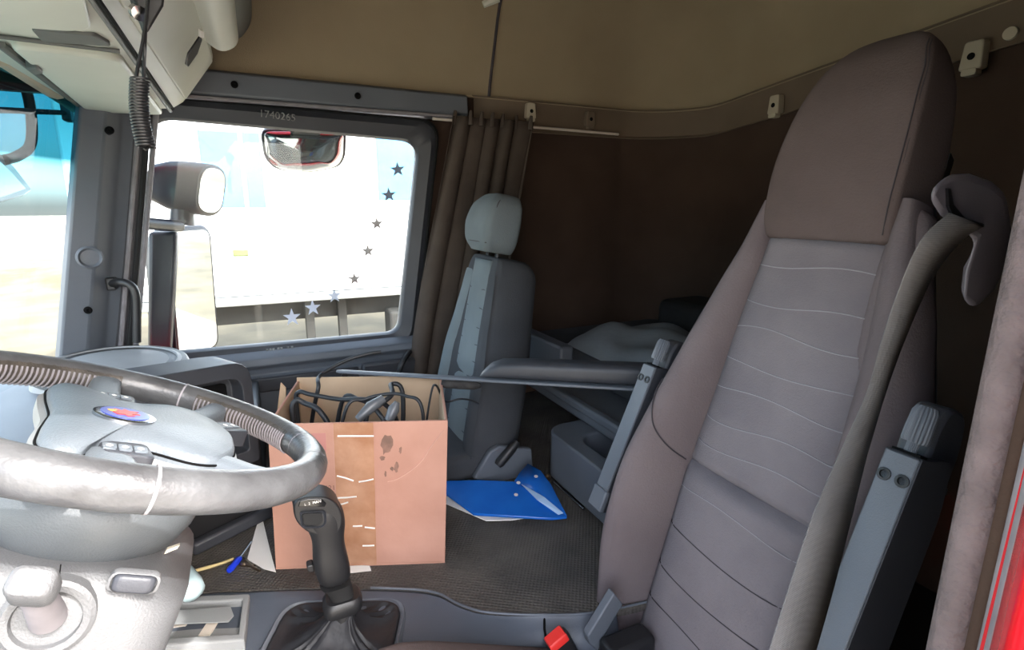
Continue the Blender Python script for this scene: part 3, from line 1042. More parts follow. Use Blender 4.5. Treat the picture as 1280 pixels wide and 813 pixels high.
for sg in (1, -1):
    mb = MB().loft(bolster(sg, -.30, .90, 26), False, False)
    bo = mb.build('side_bolster', M_seat, ds, 180, sub=1)
    if sg < 0:
        continue
    # seam across the bolster at waist height and along the outer edge
    pts = []
    for f in (.0, .12, .3, .5, .7, .85):
        v = .50 - .16 * (1 - f) ** 1.0 + .02 * f
        cp, hw, bh = ip(v, CPT), ip(v, HWT), ip(v, BHT)
        r = hw - cp
        h = ip(f, [(0, 0), (.12, .45), (.34, .93), (.58, 1.03), (.82, .8), (.97, .35)]) * bh
        pts.append(SP(sg * (cp + r * f), v, h + .0005))
    MB().tube(bez(pts, 5), .0016, 6).build('seam', M_dseam, bo, 60)
# rear shell
mb = MB()
rows = []
for v in (-.30, -.14, .1, .35, .6, .8, .93, 1.0):
    hw = ip(v, HWT) - .012
    rows.append([SP(u * hw, v, w) for u, w in ((-1, -.085), (-.9, -.125), (-.4, -.145), (.4, -.145), (.9, -.125), (1, -.085))])
mb.loft(rows, True, True)
mb.build('back_shell', M_black, ds, 60)


# centre panels with quilting
def panel(v0, v1, crown, top_round, bot_round, name):
    us = [-1, -.97, -.8, -.5, -.2, 0, .2, .5, .8, .97, 1]
    n = 40
    vs_ = [v0 + (v1 - v0) * k / n for k in range(n + 1)]
    def fn(u, v):
        cp = ip(v, CPT) + .003
        e = 1 - abs(u) ** 8
        t0 = min(1, (v - v0) / bot_round)
        t1 = min(1, (v1 - v) / top_round)
        rd = math.sqrt(max(0, 1 - (1 - t0) ** 2)) * math.sqrt(max(0, 1 - (1 - t1) ** 2))
        return SP(u * cp, v, -.016 + (.016 + crown) * rd * e + .004 * (1 - u * u))
    return MB().grid(fn, us, vs_).build(name, M_seatc, ds, 180)


lo = panel(-.30, .345, .020, .03, .02, 'lower_panel')
up = panel(.34, .835, .006, .012, .02, 'upper_panel')
random.seed(3)
for v in (.775, .70, .645, .575, .52, .455, .40):
    am, ph = random.uniform(.004, .009), random.uniform(0, 6)
    pts = []
    for k in range(17):
        u = -1 + 2 * k / 16
        vv = v + am * math.sin(u * 3.0 + ph)
        e = 1 - abs(u) ** 8
        pts.append(SP(u * (ip(vv, CPT) + .002), vv, -.016 + .022 * e + .004 * (1 - u * u) + .0002))
    MB().tube(pts, .0013, 5).build('quilt_line', M_seam, up, 60)
for v, mm in ((.29, M_seam), (.20, M_dseam), (.11, M_dseam), (.03, M_dseam), (-.06, M_dseam)):
    am, ph = random.uniform(.003, .007), random.uniform(0, 6)
    pts = []
    for k in range(17):
        u = -1 + 2 * k / 16
        vv = v + am * math.sin(u * 2.5 + ph)
        e = 1 - abs(u) ** 8
        pts.append(SP(u * (ip(vv, CPT) + .002), vv, -.016 + .036 * e + .004 * (1 - u * u) + .0002))
    MB().tube(pts, .0011, 5).build('quilt_line', mm, lo, 60)
# headrest, one tall cushion above the panels
HWH = [(.825, .116), (.86, .122), (.95, .124), (1.04, .117), (1.11, .104), (1.16, .086), (1.19, .062), (1.205, .03)]
HF = [(.825, .004), (.86, .024), (.95, .034), (1.05, .028), (1.13, .010), (1.18, -.015), (1.205, -.045)]
HB = [(.825, -.10), (.95, -.105), (1.1, -.10), (1.18, -.085), (1.205, -.065)]
rings = []
for v in (.825, .832, .85, .88, .92, .97, 1.02, 1.07, 1.11, 1.145, 1.17, 1.19, 1.20, 1.205):
    hw, f, b = ip(v, HWH), ip(v, HF), ip(v, HB)
    sq = rpoly([(-hw, b), (hw, b), (hw, f - .008), (hw * .86, f), (-hw * .86, f), (-hw, f - .008)], [.03, .03, .012, .02, .02, .012], 4)
    rings.append([SP(u, v, w) for u, w in sq])
hr = MB().loft(rings).build('headrest', M_seath, ds, 80, sub=1)
for du in (0, .006):
    pts = []
    for v in (.84, .88, .92, .97, 1.02, 1.07, 1.11, 1.145, 1.165):
        hw, f = ip(v, HWH), ip(v, HF)
        pts.append(SP(-hw * .93 - .0015 + du * .4, v, f - .0045 - (.006 - du) * .8 + .002))
    MB().tube(bez(pts, 3), .0011, 5).build('seam', M_dseam, hr, 60)
# near shoulder pad
mb = MB()
rings = []
for v, hu, f in ((.60, .030, .035), (.70, .036, .036), (.80, .036, .034), (.86, .030, .028), (.885, .018, .012), (.89, .006, .0)):
    cu = -(.133 + .03 * (.9 - v))
    rings.append([SP(cu + x * 2 * hu, v, -.03 + y * 2 * (f + .03) * .5 + .0) for x, y in rrect(1, 1, .4, 4)])
MB().loft(rings).build('shoulder_pad', M_seat, ds, 60, sub=1)
# seat cushion
mb = MB()
rings = []
for x, hw, zt, zb in ((.075, .15, .060, .0), (.085, .19, .085, -.03), (.12, .21, .095, -.06), (.20, .205, .088, -.10), (.36, .18, .02, -.12), (.62, .16, -.07, -.14)):
    sq = rpoly([(-hw, zb), (hw, zb), (hw, zt - .01), (hw * .8, zt), (-hw * .8, zt), (-hw, zt - .01)], [.03, .03, .03, .04, .04, .03], 4)
    rings.append([V(x, .63 + u, z) for u, z in sq])
MB().loft(rings).build('seat_cushion', M_seath, ds, 60, sub=1)
MB().box((.20, .45, -.36), (.66, .66, -.13)).build('seat_base', M_black, ds, bevel=.02)
# belt outlet housing at the near shoulder
pts = [(1160, 246), (1172, 226), (1190, 217), (1212, 216), (1240, 226), (1258, 242), (1266, 290), (1258, 330), (1240, 368), (1218, 388), (1203, 376), (1207, 340), (1220, 300), (1196, 284), (1176, 270)]
pl = [at(x, y, y=.37) for x, y in pts]
gh = MB().prism(pl, (.06, .03, .0)).build('belt_outlet', M_outl, ds, 30, bevel=.012, bseg=3)
pts = [(1183, 236), (1186, 236), (1190, 256), (1204, 273), (1228, 280), (1228, 284), (1205, 281), (1190, 272), (1184, 258)]
MB().prism([at(x, y, y=.368) + V(-.002, -.003, 0) for x, y in pts], (.004, .006, 0)).build('belt_slot', M_black, gh, 0)
# belt webbing with a twist, hanging from the outlet
BE = [((1186, 266), (1229, 283), .362), ((1150, 303), (1203, 300), .366), ((1121, 370), (1167, 345), .383), ((1101, 430), (1137, 410), .386), ((1084, 490), (1110, 482), .383), ((1053, 560), (1084, 568), .372), ((1018, 640), (1064, 648), .355), ((988, 730), (1040, 742), .34), ((955, 835), (1012, 840), .325)]
L_ = bez([at(*l, y=y) for l, r, y in BE], 5)
R_ = bez([at(*r, y=y - .004) for l, r, y in BE], 5)
MB().loft([[l, l.lerp(r, .5) + V(-.002, -.002, 0), r] for l, r in zip(L_, R_)], False, False).build('seat_belt', M_belt, ds, 80, solid=.0016)


# folded-up armrests with ribbed adjusting knobs
def armrest(top, rec, L):
    d = V(math.sin(rec), 0, math.cos(rec))
    f = V(-math.cos(rec), 0, math.sin(rec))
    A = lambda s_, w, y: top + d * s_ + f * w + V(0, y, 0)
    def blk(s0, s1, w0, w1, y0, y1):
        return MB().add([A(s0, w0, y0), A(s0, w1, y0), A(s0, w1, y1), A(s0, w0, y1), A(s1, w0, y0), A(s1, w1, y0), A(s1, w1, y1), A(s1, w0, y1)],
                        [(3, 2, 1, 0), (4, 5, 6, 7), (0, 1, 5, 4), (1, 2, 6, 5), (2, 3, 7, 6), (3, 0, 4, 7)])
    prof = rpoly([(-L, 0), (.0, 0), (.0, -.02), (.01, -.075), (-.06, -.10), (-L, -.11)], [.01, .004, .004, .02, .03, .01], 3)
    arm = MB().loft([[A(s_, w, y) for s_, w in prof] for y in (-.022, .022)]).build('armrest', M_dplas, ds, 30, bevel=.004)
    blk(-L * .86, -.002, -.002, .003, -.0205, .0205).build('front_strip', M_plas, arm, bevel=.002)
    blk(-L, -L * .86, -.01, .006, -.0245, .0245).build('pivot_cover', M_plas, arm, bevel=.004)
    blk(-.001, .003, -.022, -.004, -.017, .017).build('knob_recess', M_hole, arm, 0)
    for yy in (-.011, .011):
        MB().lathe([(0, 0), (.0085, 0), (.0085, .003), (.005, .0035), (.0045, .001), (0, .001)], A(-.035, .002, yy), f, 14).build('bolt', M_black, arm, 40)
    kn = MB()
    n = 54
    rings = []
    for s_, r in ((.002, .007), (.016, .007), (.0162, .0135), (.020, .0150), (.058, .0142), (.065, .011), (.067, .004)):
        rings.append([A(s_, -.014, 0) + (f * math.cos(2 * pi * k / n) + V(0, 1, 0) * math.sin(2 * pi * k / n)) * r * (1 + (.05 if k % 3 else -.06)) for k in range(n)])
    kn.loft(rings).build('knob', M_plas, arm, 30)
    prof2 = rpoly([(-L, -.06), (.04, -.035), (.075, -.045), (.075, -.095), (.03, -.115), (-L, -.13)], [.01, .01, .02, .03, .03, .01], 5)
    MB().loft([[A(s_, w, y) for s_, w in prof2] for y in (-.012, .030)]).build('arm_pad', M_dplas, arm, 30, bevel=.006)
    return arm


armrest(at(1130, 566, y=.352), math.radians(21), .40)
armrest(at(813, 456, y=.925), math.radians(23), .36)
# recliner bracket and buckle on the tunnel side
q = [at(x_, y_, y=.755) for x_, y_ in ((768, 742), (735, 796), (737, 806), (748, 815), (753, 800), (779, 756))]
MB().prism(q, (0, .02, 0)).build('recliner_bracket', M_plas, ds, bevel=.003)
MB().box((.55, .70, -.20), (.66, .752, .0)).build('recliner_cover', M_black, ds, bevel=.01)
bk = thing('belt_buckle', 'black seat belt buckle with a red release button beside the driver seat', 'buckle', at(700, 830, y=.775))
o = at(695, 797, y=.775)
dirb = (at(675, 770, y=.775) - at(715, 840, y=.775)).normalized()
sd = (at(720, 785, y=.775) - at(676, 808, y=.775))
sd = (sd - dirb * sd.dot(dirb)).normalized()
nb = dirb.cross(sd)
def BK(s_, a, w):
    return o + dirb * s_ + sd * a + nb * w


rings = [[BK(s_, x, y) for x, y in rrect(w, t_, .008, 3)] for s_, w, t_ in ((-.12, .03, .015), (-.09, .05, .024), (-.01, .052, .026), (.0, .048, .022))]
MB().loft(rings).build('buckle_body', M_black, bk, 50)
rings = [[BK(s_, x - .001, y) for x, y in rrect(w, t_, .003, 3)] for s_, w, t_ in ((-.012, .042, .030), (.002, .042, .030), (.006, .038, .024))]
MB().loft(rings).build('release_button', M_redb, bk, 50)
MB().tube([BK(-.11, 0, 0), BK(-.2, -.0, 0)], .008, 8).build('stalk', M_black, bk)

# ---- passenger seat
PP = seat_frame(V(.55, 1.64, .04), math.radians(10.5))
ps = thing('passenger_seat', 'grey-green fabric passenger seat with separate headrest by the curtain', 'seat', (.5, 1.64, 0))
PH = [(-.05, .20), (.15, .21), (.32, .20), (.45, .165), (.58, .14), (.655, .13), (.675, .11)]
PB_ = [(-.05, .02), (.15, .038), (.35, .03), (.55, .010), (.675, .0)]
mb = MB()
rings = []
for v in (-.05, .0, .08, .16, .24, .32, .40, .48, .56, .62, .65, .668, .675):
    hw, bh = ip(v, PH), ip(v, PB_)
    k = 1 - max(0, (v - .62) / .055) ** 2 * .35
    rings.append([PP(u, v, w * k - .02 * (1 - k)) for u, w in [(-hw * .5, 0), (hw * .5, 0), (hw * .62, bh * .8), (hw * .85, bh), (hw, bh * .3), (hw, -.09), (hw * .9, -.16), (hw * .4, -.175), (-hw * .4, -.175), (-hw * .9, -.16), (-hw, -.09), (-hw, bh * .3), (-hw * .85, bh), (-hw * .62, bh * .8)]])
bk_ = MB().loft(rings).build('backrest', M_pseatd, ps, 80, sub=1)
us = [-1, -.9, -.5, 0, .5, .9, 1]
vs_ = [-.04 + .70 * k / 30 for k in range(31)]
def pf(u, v):
    hw = ip(v, PH) * .55
    s1 = max(0, 1 - abs(v - .26) / .02)
    return PP(u * hw, v, .012 * (1 - u ** 6) - .004 - .010 * s1)


cpn = MB().grid(pf, us, vs_).build('centre_panel', M_pseat, ps, 180, solid=.004)
for v in (.56, .50, .44, .38, .32, .16, .08):
    MB().tube([PP(u * ip(v, PH) * .54, v + .004 * math.sin(3 * u + v * 30), .009 * (1 - u ** 6) - .0005) for u in (-1, -.7, -.3, 0, .3, .7, 1)], .0014, 5).build('quilt_line', M_pseatd, cpn, 60)
# far and near wing panels in the paler cloth
for sg in (1, -1):
    rows = []
    for k in range(15):
        v = -.04 + .66 * k / 14
        hw, bh = ip(v, PH), ip(v, PB_)
        rows.append([PP(sg * hw * a, v, b) for a, b in ((.5, .002), (.62, bh * .8 + .002), (.85, bh + .003), (.97, bh * .6 + .002))])
    MB().loft(rows, False, False).build('wing_panel', M_pseat if sg > 0 else M_pseatd, ps, 180, sub=1)
HWP = [(.69, .07), (.71, .098), (.78, .108), (.84, .10), (.872, .07), (.88, .03)]
HFP = [(.69, .03), (.72, .05), (.78, .055), (.84, .04), (.875, .01), (.88, .0)]
rings = []
for v in (.685, .69, .70, .72, .75, .78, .81, .84, .86, .873, .88):
    hw, f = ip(v, HWP), ip(v, HFP)
    sq = rpoly([(-hw, -.075), (hw, -.075), (hw, f - .015), (hw * .8, f), (-hw * .8, f), (-hw, f - .015)], [.03, .03, .02, .03, .03, .02], 4)
    rings.append([PP(u, v, w) for u, w in sq])
hd_ = MB().loft(rings).build('headrest', M_pseat, ps, 80, sub=1)
pts = [PP(-ip(v, HWP) * .99 + .004, v, ip(v, HFP) - .02) for v in (.70, .73, .77, .81, .84, .86)]
MB().tube(bez(pts, 4), .0015, 5).build('seam', M_dseam, hd_, 60)
for v in (.715, .86):
    MB().tube([PP(u * ip(v, HWP), v, ip(v, HFP) - .002 - .012 * abs(u) ** 3) for u in (-.9, -.6, -.3, 0, .3, .6, .9)], .0015, 5).build('seam', M_dseam, hd_, 60)
for uu in (-.04, .04):
    MB().tube([PP(uu, .65, -.03), PP(uu, .70, -.03)], .007, 8).build('headrest_post', M_black, ps)
mb = MB()
rings = []
for x, hw, zt, zb in ((.445, .17, .05, .005), (.455, .19, .09, .005), (.5, .20, .10, .005), (.56, .20, .09, .005)):
    rings.append([V(x, 1.64 + u, z) for u, z in rpoly([(-hw, zb), (hw, zb), (hw, zt), (-hw, zt)], .03, 4)])
MB().loft(rings).build('seat_cushion', M_pseatd, ps, 60)
q = [at(592, 600, y=1.41), at(613, 565, y=1.41), at(625, 558, y=1.41), at(665, 562, y=1.41), at(668, 596, y=1.41), at(660, 612, y=1.41)]
sc_ = MB().prism(q, (0, .025, 0)).build('side_cover', M_plas, ps, bevel=.006)
a, b = at(622, 582, y=1.395), at(647, 552, y=1.395)
MB().tube([a, a.lerp(b, .1), a.lerp(b, .75), b], [.012, .016, .015, .010], 12).build('recline_lever', M_black, sc_, 60)

# ================================================================ CARDBOARD BOX
BL, BR = V(-.039, 1.259, 0), V(.340, 1.106, 0)
b1 = (BR - BL).normalized()
b2 = V(-b1.y, b1.x, 0)
BW, BD, BH = (BR - BL).length, .315, .376
bx = thing('cardboard_box', 'open brown cardboard box full of black cables on the floor mat', 'box', BL)
def BX(a, b, z):
    return BL + b1 * (a - .12 * b + .045 * z) + b2 * b + V(0, 0, z)


T = .006
def wallp(a0, b0, a1, b1_, z0, h0, h1, name, m, th):
    d = V(a1 - a0, b1_ - b0, 0).normalized()
    n = V(-d.y, d.x, 0) * th
    pts = [(a0, b0, z0), (a1, b1_, z0), (a1, b1_, h1), (a0, b0, h0)]
    o = MB().add([BX(*p) for p in pts] + [BX(p[0] + n.x, p[1] + n.y, p[2]) for p in pts], [(0, 1, 2, 3), (7, 6, 5, 4), (0, 4, 5, 1), (1, 5, 6, 2), (2, 6, 7, 3), (3, 7, 4, 0)]).build(name, m, bx, 0, bevel=.0015)
    return o


fw = wallp(0, 0, BW, 0, 0.004, BH, BH, 'front_panel', M_card, T)
wallp(BW - .0, T, BW - .0, BD, 0.004, BH, BH + .005, 'side_panel', M_card, T)
wallp(0, BD, 0, T, 0.004, BH, BH, 'side_panel', M_card, T)
wallp(BW, BD, 0, BD, 0.004, BH + .008, BH + .01, 'rear_panel', M_cardin, T)
MB().add([BX(0, 0, .0), BX(BW, 0, .0), BX(BW, BD, .0), BX(0, BD, 0), BX(0, 0, .004), BX(BW, 0, .004), BX(BW, BD, .004), BX(0, BD, .004)],
         [(3, 2, 1, 0), (4, 5, 6, 7), (0, 1, 5, 4), (1, 2, 6, 5), (2, 3, 7, 6), (3, 0, 4, 7)]).build('bottom_panel', M_card, bx, 0)
# inner faces in paler board
for nm, pts in (('inner_liner', [(BW - T - .001, T, .01), (BW - T - .001, BD - T, .01), (BW - T - .001, BD - T, BH), (BW - T - .001, T, BH - .002)]),
                ('inner_liner', [(T + .001, T, .01), (T + .001, BD - T, .01), (T + .001, BD - T, BH - .002), (T + .001, T, BH - .002)])):
    MB().prism([BX(*p) for p in pts], b1 * .0006).build(nm, M_cardin, bx, 0)
# torn flap at the rear-left corner
MB().prism([BX(-.02, BD * .78, .30), BX(-.045, BD * .80, .30), BX(-.03, BD * .8, BH + .015), BX(-.018, BD * .8, BH - .0)], b2 * .005).build('torn_flap', M_cardin, bx, 0)
MB().prism([BX(.0, BD * .7, .31), BX(-.022, BD * .80, .31), BX(-.022, BD * .80, .30), BX(0, BD * .7, .29)], b2 * .004).build('torn_flap', M_cardin, bx, 0)
# packing tape down the middle, raised creases
TX = .197
MB().grid(lambda u, v: BX(TX + u * .045 - .004 * v, -.0016 - .0012 * abs(math.sin(v * 37 + u * 3)) * (.3 + .7 * math.sin(v * 11) ** 2), .004 + v * (BH - .004)), [-1, -.6, -.2, .2, .6, 1], [k / 60 for k in range(61)]).build('packing_tape', M_tape, fw, 60)
for z, a, b, dz in ((.345, -.04, .042, -.002), (.245, -.044, -.006, -.014), (.228, .006, .04, .006), (.188, -.044, .0, .002), (.170, -.044, -.02, .006), (.112, -.01, .012, .0), (.108, .018, .042, -.004), (.058, .012, .04, .0)):
    MB().tube([BX(TX + a, -.003, z), BX(TX + (a + b) / 2, -.0035, z + dz * .4), BX(TX + b, -.003, z + dz)], .0018, 6).build('tape_crease', M_white, fw, 60)
# print, stains, corrugation crease
MB().prism([BX(.098, -.0002, .305), BX(.130, -.0002, .305), BX(.130, -.0002, .352), BX(.098, -.0002, .352)], -b2 * .0004).build('printed_square', mat('print_brown', (176, 120, 112), .9), fw, 0)
FT = frame(BX(.128, -.0004, .208), b1, V(0, 0, 1))
text('printed_text', '6211', .017, frame(BX(.140, -.0006, .213), b1, V(0, 0, 1)), mat('print_ink', (112, 80, 78), .9), fw, .0002)
text('printed_text', 'ye Cheonan', .017, frame(BX(.142, -.0006, .196), b1, V(0, 0, 1)), mat('print_ink', (112, 80, 78), .9), fw, .0002)
random.seed(5)
for cx, cz, ra, rz in ((.268, .318, .016, .028), (.258, .285, .007, .006), (.290, .262, .006, .014), (.300, .305, .004, .010), (.280, .258, .004, .006), (.265, .245, .003, .008)):
    n = 14
    MB().prism([BX(cx + ra * math.cos(2 * pi * k / n) * random.uniform(.6, 1.15), -.0002, cz + rz * math.sin(2 * pi * k / n) * random.uniform(.6, 1.15)) for k in range(n)], -b2 * .0003).build('grease_stain', M_stain, fw, 0)
MB().tube(bez([BX(.398, -.0005, .35), BX(.37, -.0008, .31), BX(.345, -.0006, .27), BX(.30, -.0008, .235), BX(.27, -.0008, .225)], 6), .0012, 5).build('board_crease', mat('crease_pale', (196, 152, 134), .9), fw, 60)
# cables in the box, each its own thing
def cable(name, pts, r, label, sp=None):
    o = MB().tube(bez(pts, 8), r, 8).build(name, M_cable, None, 60)
    tag(o, label, 'cable', 'cables in the cardboard box')
    return o


cable('cable', [BX(.02, .22, .05), BX(.06, .20, .30), BX(.085, .17, .40), at(400, 470, y=1.44), at(430, 452, y=1.46), at(458, 443, y=1.46), at(476, 440, y=1.46)], .0055, 'long black cable arching out of the box towards the window')
cable('cable', [BX(.04, .16, .20), BX(.028, .17, .36), BX(.036, .17, .392), BX(.07, .16, .388), BX(.14, .15, .378), BX(.20, .13, .384), BX(.25, .13, .375), BX(.29, .15, .30), BX(.30, .17, .1)], .006, 'thick black cable looping over the left rim of the box')
cable('cable', [BX(.05, .11, .2), BX(.03, .115, .355), BX(.04, .12, .388), BX(.06, .12, .380), BX(.10, .10, .366), BX(.13, .09, .30), BX(.15, .1, .1)], .007, 'black cable drooping inside the left part of the box')
cable('cable', [BX(.12, .08, .1), BX(.16, .10, .36), BX(.21, .12, .388), BX(.27, .13, .397), BX(.31, .12, .394), BX(.35, .10, .37), BX(.36, .09, .2)], .0045, 'thin black cable arched across the right part of the box')
cable('cable', [BX(.20, .07, .1), BX(.215, .08, .355), BX(.245, .11, .375), BX(.275, .14, .392), BX(.27, .20, .398), BX(.30, .20, .375), BX(.30, .18, .2)], .0065, 'black cable end bent upward near the back of the box')
cable('cable', [BX(.10, .2, .1), BX(.14, .19, .35), BX(.19, .16, .372), BX(.24, .09, .368), BX(.27, .07, .3), BX(.27, .06, .1)], .006, 'black cable half hidden in the middle of the box')
o = MB().tube([BX(.195, .075, .352), BX(.225, .09, .378), BX(.255, .11, .392)], [.010, .015, .011], 10).build('cable_tape_wrap', mat('grey_tape', (96, 98, 102), .35), None, 60)
tag(o, 'grey taped cable joint sticking up in the box', 'cable joint')
o = MB().tube([BX(.270, .07, .35), BX(.282, .08, .376), BX(.29, .085, .392)], [.012, .015, .007], 10).build('cable_tape_wrap', mat('grey_tape', (96, 98, 102), .35), None, 60)
tag(o, 'short grey taped plug standing beside the cable joint', 'cable joint')
# black wire leaving the box to the right
o = MB().tube(bez([BX(.35, .16, .2), BX(.375, .19, .37), BX(.39, .20, .392), at(556, 502, y=1.40), at(575, 499, y=1.40), at(590, 501, y=1.40), at(598, 505, y=1.40)], 6), .003, 8).build('wire', M_cable, None, 60)
tag(o, 'thin black wire sticking out of the box over its right side', 'wire')

# long dark bar with a padded end resting behind the box
A, B = V(.165, 1.515, .402), V(.90, 1.035, .390)
tb = thing('padded_bar', 'long dark grey plastic bar with padded end lying behind the cardboard box', 'bar', A)
dB = (B - A).normalized()
nB = V(-dB.y, dB.x, 0).normalized()
def TB(s_, a, z):
    return A + dB * s_ + nB * a + V(0, 0, z)


LB = (B - A).length
MB().loft([[TB(s_, x * w, y * h) for x, y in rrect(1, 1, .35, 4)] for s_, w, h in ((0, .012, .006), (.01, .02, .008), (LB, .03, .010))]).build('rail_strip', M_plas, tb, 60)
rings = []
S0 = LB * .47
for s_, h, w in ((S0, .004, .05), (S0 + .012, .018, .062), (S0 + .03, .034, .066), (S0 + .06, .046, .07), (S0 + .12, .050, .07), (LB, .056, .07)):
    rings.append([TB(s_, .030 + x * w, .004 + (y + .5) * h) for x, y in rrect(1, 1, .35, 4)])
MB().loft(rings).build('pad', M_dplas, tb, 60)
rings = []
for s_, r in ((LB * .35, .012), (LB * .36, .016), (LB * .40, .017), (LB * .455, .016), (LB * .475, .008)):
    rings.append([TB(s_, .0 + r * math.cos(2 * pi * k / 12), -.018 + r * .75 * math.sin(2 * pi * k / 12)) for k in range(12)])
MB().loft(rings).build('fleece_roll', mat('fleece_dark', (60, 56, 54), .95, col2=(34, 32, 32), nscale=40, bump=.8, bscale=90), tb, 60)

# ================================================================ SMALL THINGS ON THE FLOOR
# blue folder with a raised corner, on white paper
fo = thing('plastic_folder', 'shiny blue plastic folder with a lifted corner on the floor mat', 'folder', at(630, 630, z=.01))
def S_(px, py, z):
    return at(px, py, z=z)


cor = [S_(558, 601, .030), S_(600, 600, .034), S_(643, 602, .036), S_(676, 622, .035), S_(709, 646, .016), S_(690, 648, .016), S_(640, 645, .020), S_(592, 642, .016), S_(570, 626, .020), S_(556, 616, .024)]
MB().prism([p - V(0, 0, .008) for p in cor], (0, 0, .008)).build('cover', M_blue, fo, 30, bevel=.002)
fl_ = [S_(643, 602, .040), S_(650, 591, .055), S_(660, 580, .070), S_(676, 589, .070), S_(688, 605, .055), S_(702, 632, .030), S_(709, 646, .018), S_(676, 622, .037)]
MB().add(fl_ + [S_(668, 606, .046)], [(0, 1, 8), (1, 2, 8), (2, 3, 8), (3, 4, 8), (4, 5, 8), (5, 6, 8), (6, 7, 8), (7, 0, 8)]).build('lifted_corner', M_blue, fo, 60, solid=.002)
for px, py, z in ((645, 619, .037), (670, 596, .067), (648, 604, .048)):
    MB().lathe([(0, 0), (.006, 0), (.006, .0015), (0, .0015)], S_(px, py, z), (0, -.2, 1), 10).build('snap_button', M_white, fo, 0)
pts = [S_(652, 606, .047), S_(680, 622, .045), S_(704, 642, .028), S_(698, 644, .022), S_(672, 626, .040)]
MB().prism(pts, (0, 0, .0015)).build('clear_strip', mat('pale_blue_film', (170, 200, 235), .15), fo, 0)
pp = MB().prism([S_(545, 620, .003), S_(560, 622, .003), S_(660, 640, .003), S_(666, 647, .003), S_(640, 651, .003), S_(608, 652, .003), S_(556, 630, .003)], (0, 0, .003)).build('paper_sheet', M_white, None, 0)
tag(pp, 'white paper sheet sticking out under the blue folder', 'paper')
pp = MB().prism([S_(326, 640, .002), S_(338, 690, .002), S_(345, 716, .002), S_(330, 712, .002), S_(309, 700, .002), S_(318, 668, .002)], (0, 0, .001)).build('paper_sheet', M_white, None, 0)
tag(pp, 'white paper sheet lying beside the left edge of the cardboard box', 'paper')
pp = MB().prism([S_(412, 716, .001), S_(440, 717, .001), S_(464, 714, .001), S_(462, 708, .001), S_(420, 706, .001)], (0, 0, .001)).build('paper_sheet', M_white, None, 0)
tag(pp, 'white paper edge showing under the front of the cardboard box', 'paper')
# screwdriver
sv = thing('screwdriver', 'small screwdriver with blue handle lying on the mat by the keys', 'screwdriver', S_(292, 708, 0))
a, b, c = S_(286, 714, .009), S_(300, 698, .009), S_(314, 678, .006)
MB().tube([a, a.lerp(b, .15), a.lerp(b, .5), a.lerp(b, .85), b], [.006, .0085, .007, .009, .006], 10).build('handle', M_dblue, sv, 60)
MB().tube([b, c], [.0035, .0025], 8).build('shaft', M_chrome, sv, 60)
ky = thing('key_ring', 'small bunch of metal keys lying beside the screwdriver', 'keys', S_(312, 707, 0))
for (x0, y0), (x1, y1) in (((302, 701), (325, 714)), ((300, 704), (318, 708))):
    a, b = S_(x0, y0, .003), S_(x1, y1, .003)
    MB().tube([a, a.lerp(b, .2), a.lerp(b, .42), a.lerp(b, .5), b], [.006, .009, .006, .003, .003], 8).build('key', M_brass, ky, 60)
n = 20
cc = S_(301, 700, .004)
MB().tube([cc + V(.010 * math.cos(2 * pi * k / n), .010 * math.sin(2 * pi * k / n), 0) for k in range(n + 1)], .0012, 6).build('ring', M_chrome, ky, 60)
# streak of sunlight on the mat, put in as a thin tan tube
o = MB().tube(bez([S_(236, 716, .004), S_(255, 711, .005), S_(275, 705, .004), S_(292, 699, .004)], 5), .004, 6).build('sun_streak', mat('tan_sun_streak', (200, 180, 130), .9), None, 60)
tag(o, 'tan tube standing in for a streak of sunlight on the mat next to the screwdriver', 'sun_streak')
# pale blue plastic bottle behind the column
bo = thing('plastic_bottle', 'pale blue plastic bottle lying beside the steering column', 'bottle', at(230, 745, z=.005))
a, b = at(205, 690, z=.075), at(243, 742, z=.055)
MB().tube([a, a.lerp(b, .1), a.lerp(b, .3), a.lerp(b, .85), a.lerp(b, .96), b], [.010, .011, .024, .027, .024, .010], 16).build('bottle_body', mat('pale_blue_plastic', (196, 222, 228), .25, coat=.4), bo, 60)
a2 = a + (a - b).normalized() * .025
MB().tube([a2, a], .014, 12).build('bottle_cap', M_white, bo, 40)

# storage tray with papers, set in the console
ty = thing('console_tray', 'open grey storage tray with papers in the console by the gear lever', 'tray', at(250, 780, z=-.02))
c4 = [at(150, 748, z=.012), at(312, 742, z=.012), at(305, 800, z=.012), at(140, 812, z=.012)]
i4 = [at(160, 757, z=.012), at(303, 750, z=.012), at(298, 792, z=.012), at(150, 801, z=.012)]
def dn(l, dz):
    return [p + V(0, 0, dz) for p in l]


MB().loft([dn(c4, -.03), c4, i4, dn(i4, -.024)], True, True).build('tray_frame', M_lplas, ty, 0, bevel=.004)
MB().prism(dn([at(170, 765, z=.012), at(288, 757, z=.012), at(292, 768, z=.012), at(285, 776, z=.012), at(175, 780, z=.012)], -.006), (0, 0, .003)).build('inner_lid', M_lplas, ty, 0, bevel=.001)
for q, lab in (([(262, 776), (276, 775), (262, 796), (248, 797)], 'folded pale paper slip standing in the console tray'), ([(205, 775), (245, 771), (232, 784), (200, 788)], 'white paper scrap lying in the console tray')):
    pp = MB().prism([at(x, y, z=-.012) for x, y in q], (0, 0, .004)).build('paper_scrap', mat('pale_paper', (228, 218, 205), .9), None, 0)
    tag(pp, lab, 'paper')

# ================================================================ GEAR LEVER
gl = thing('gear_lever', 'black gear lever with shift buttons and leather boot', 'gear lever', at(420, 800, z=-.03))
YL = .985
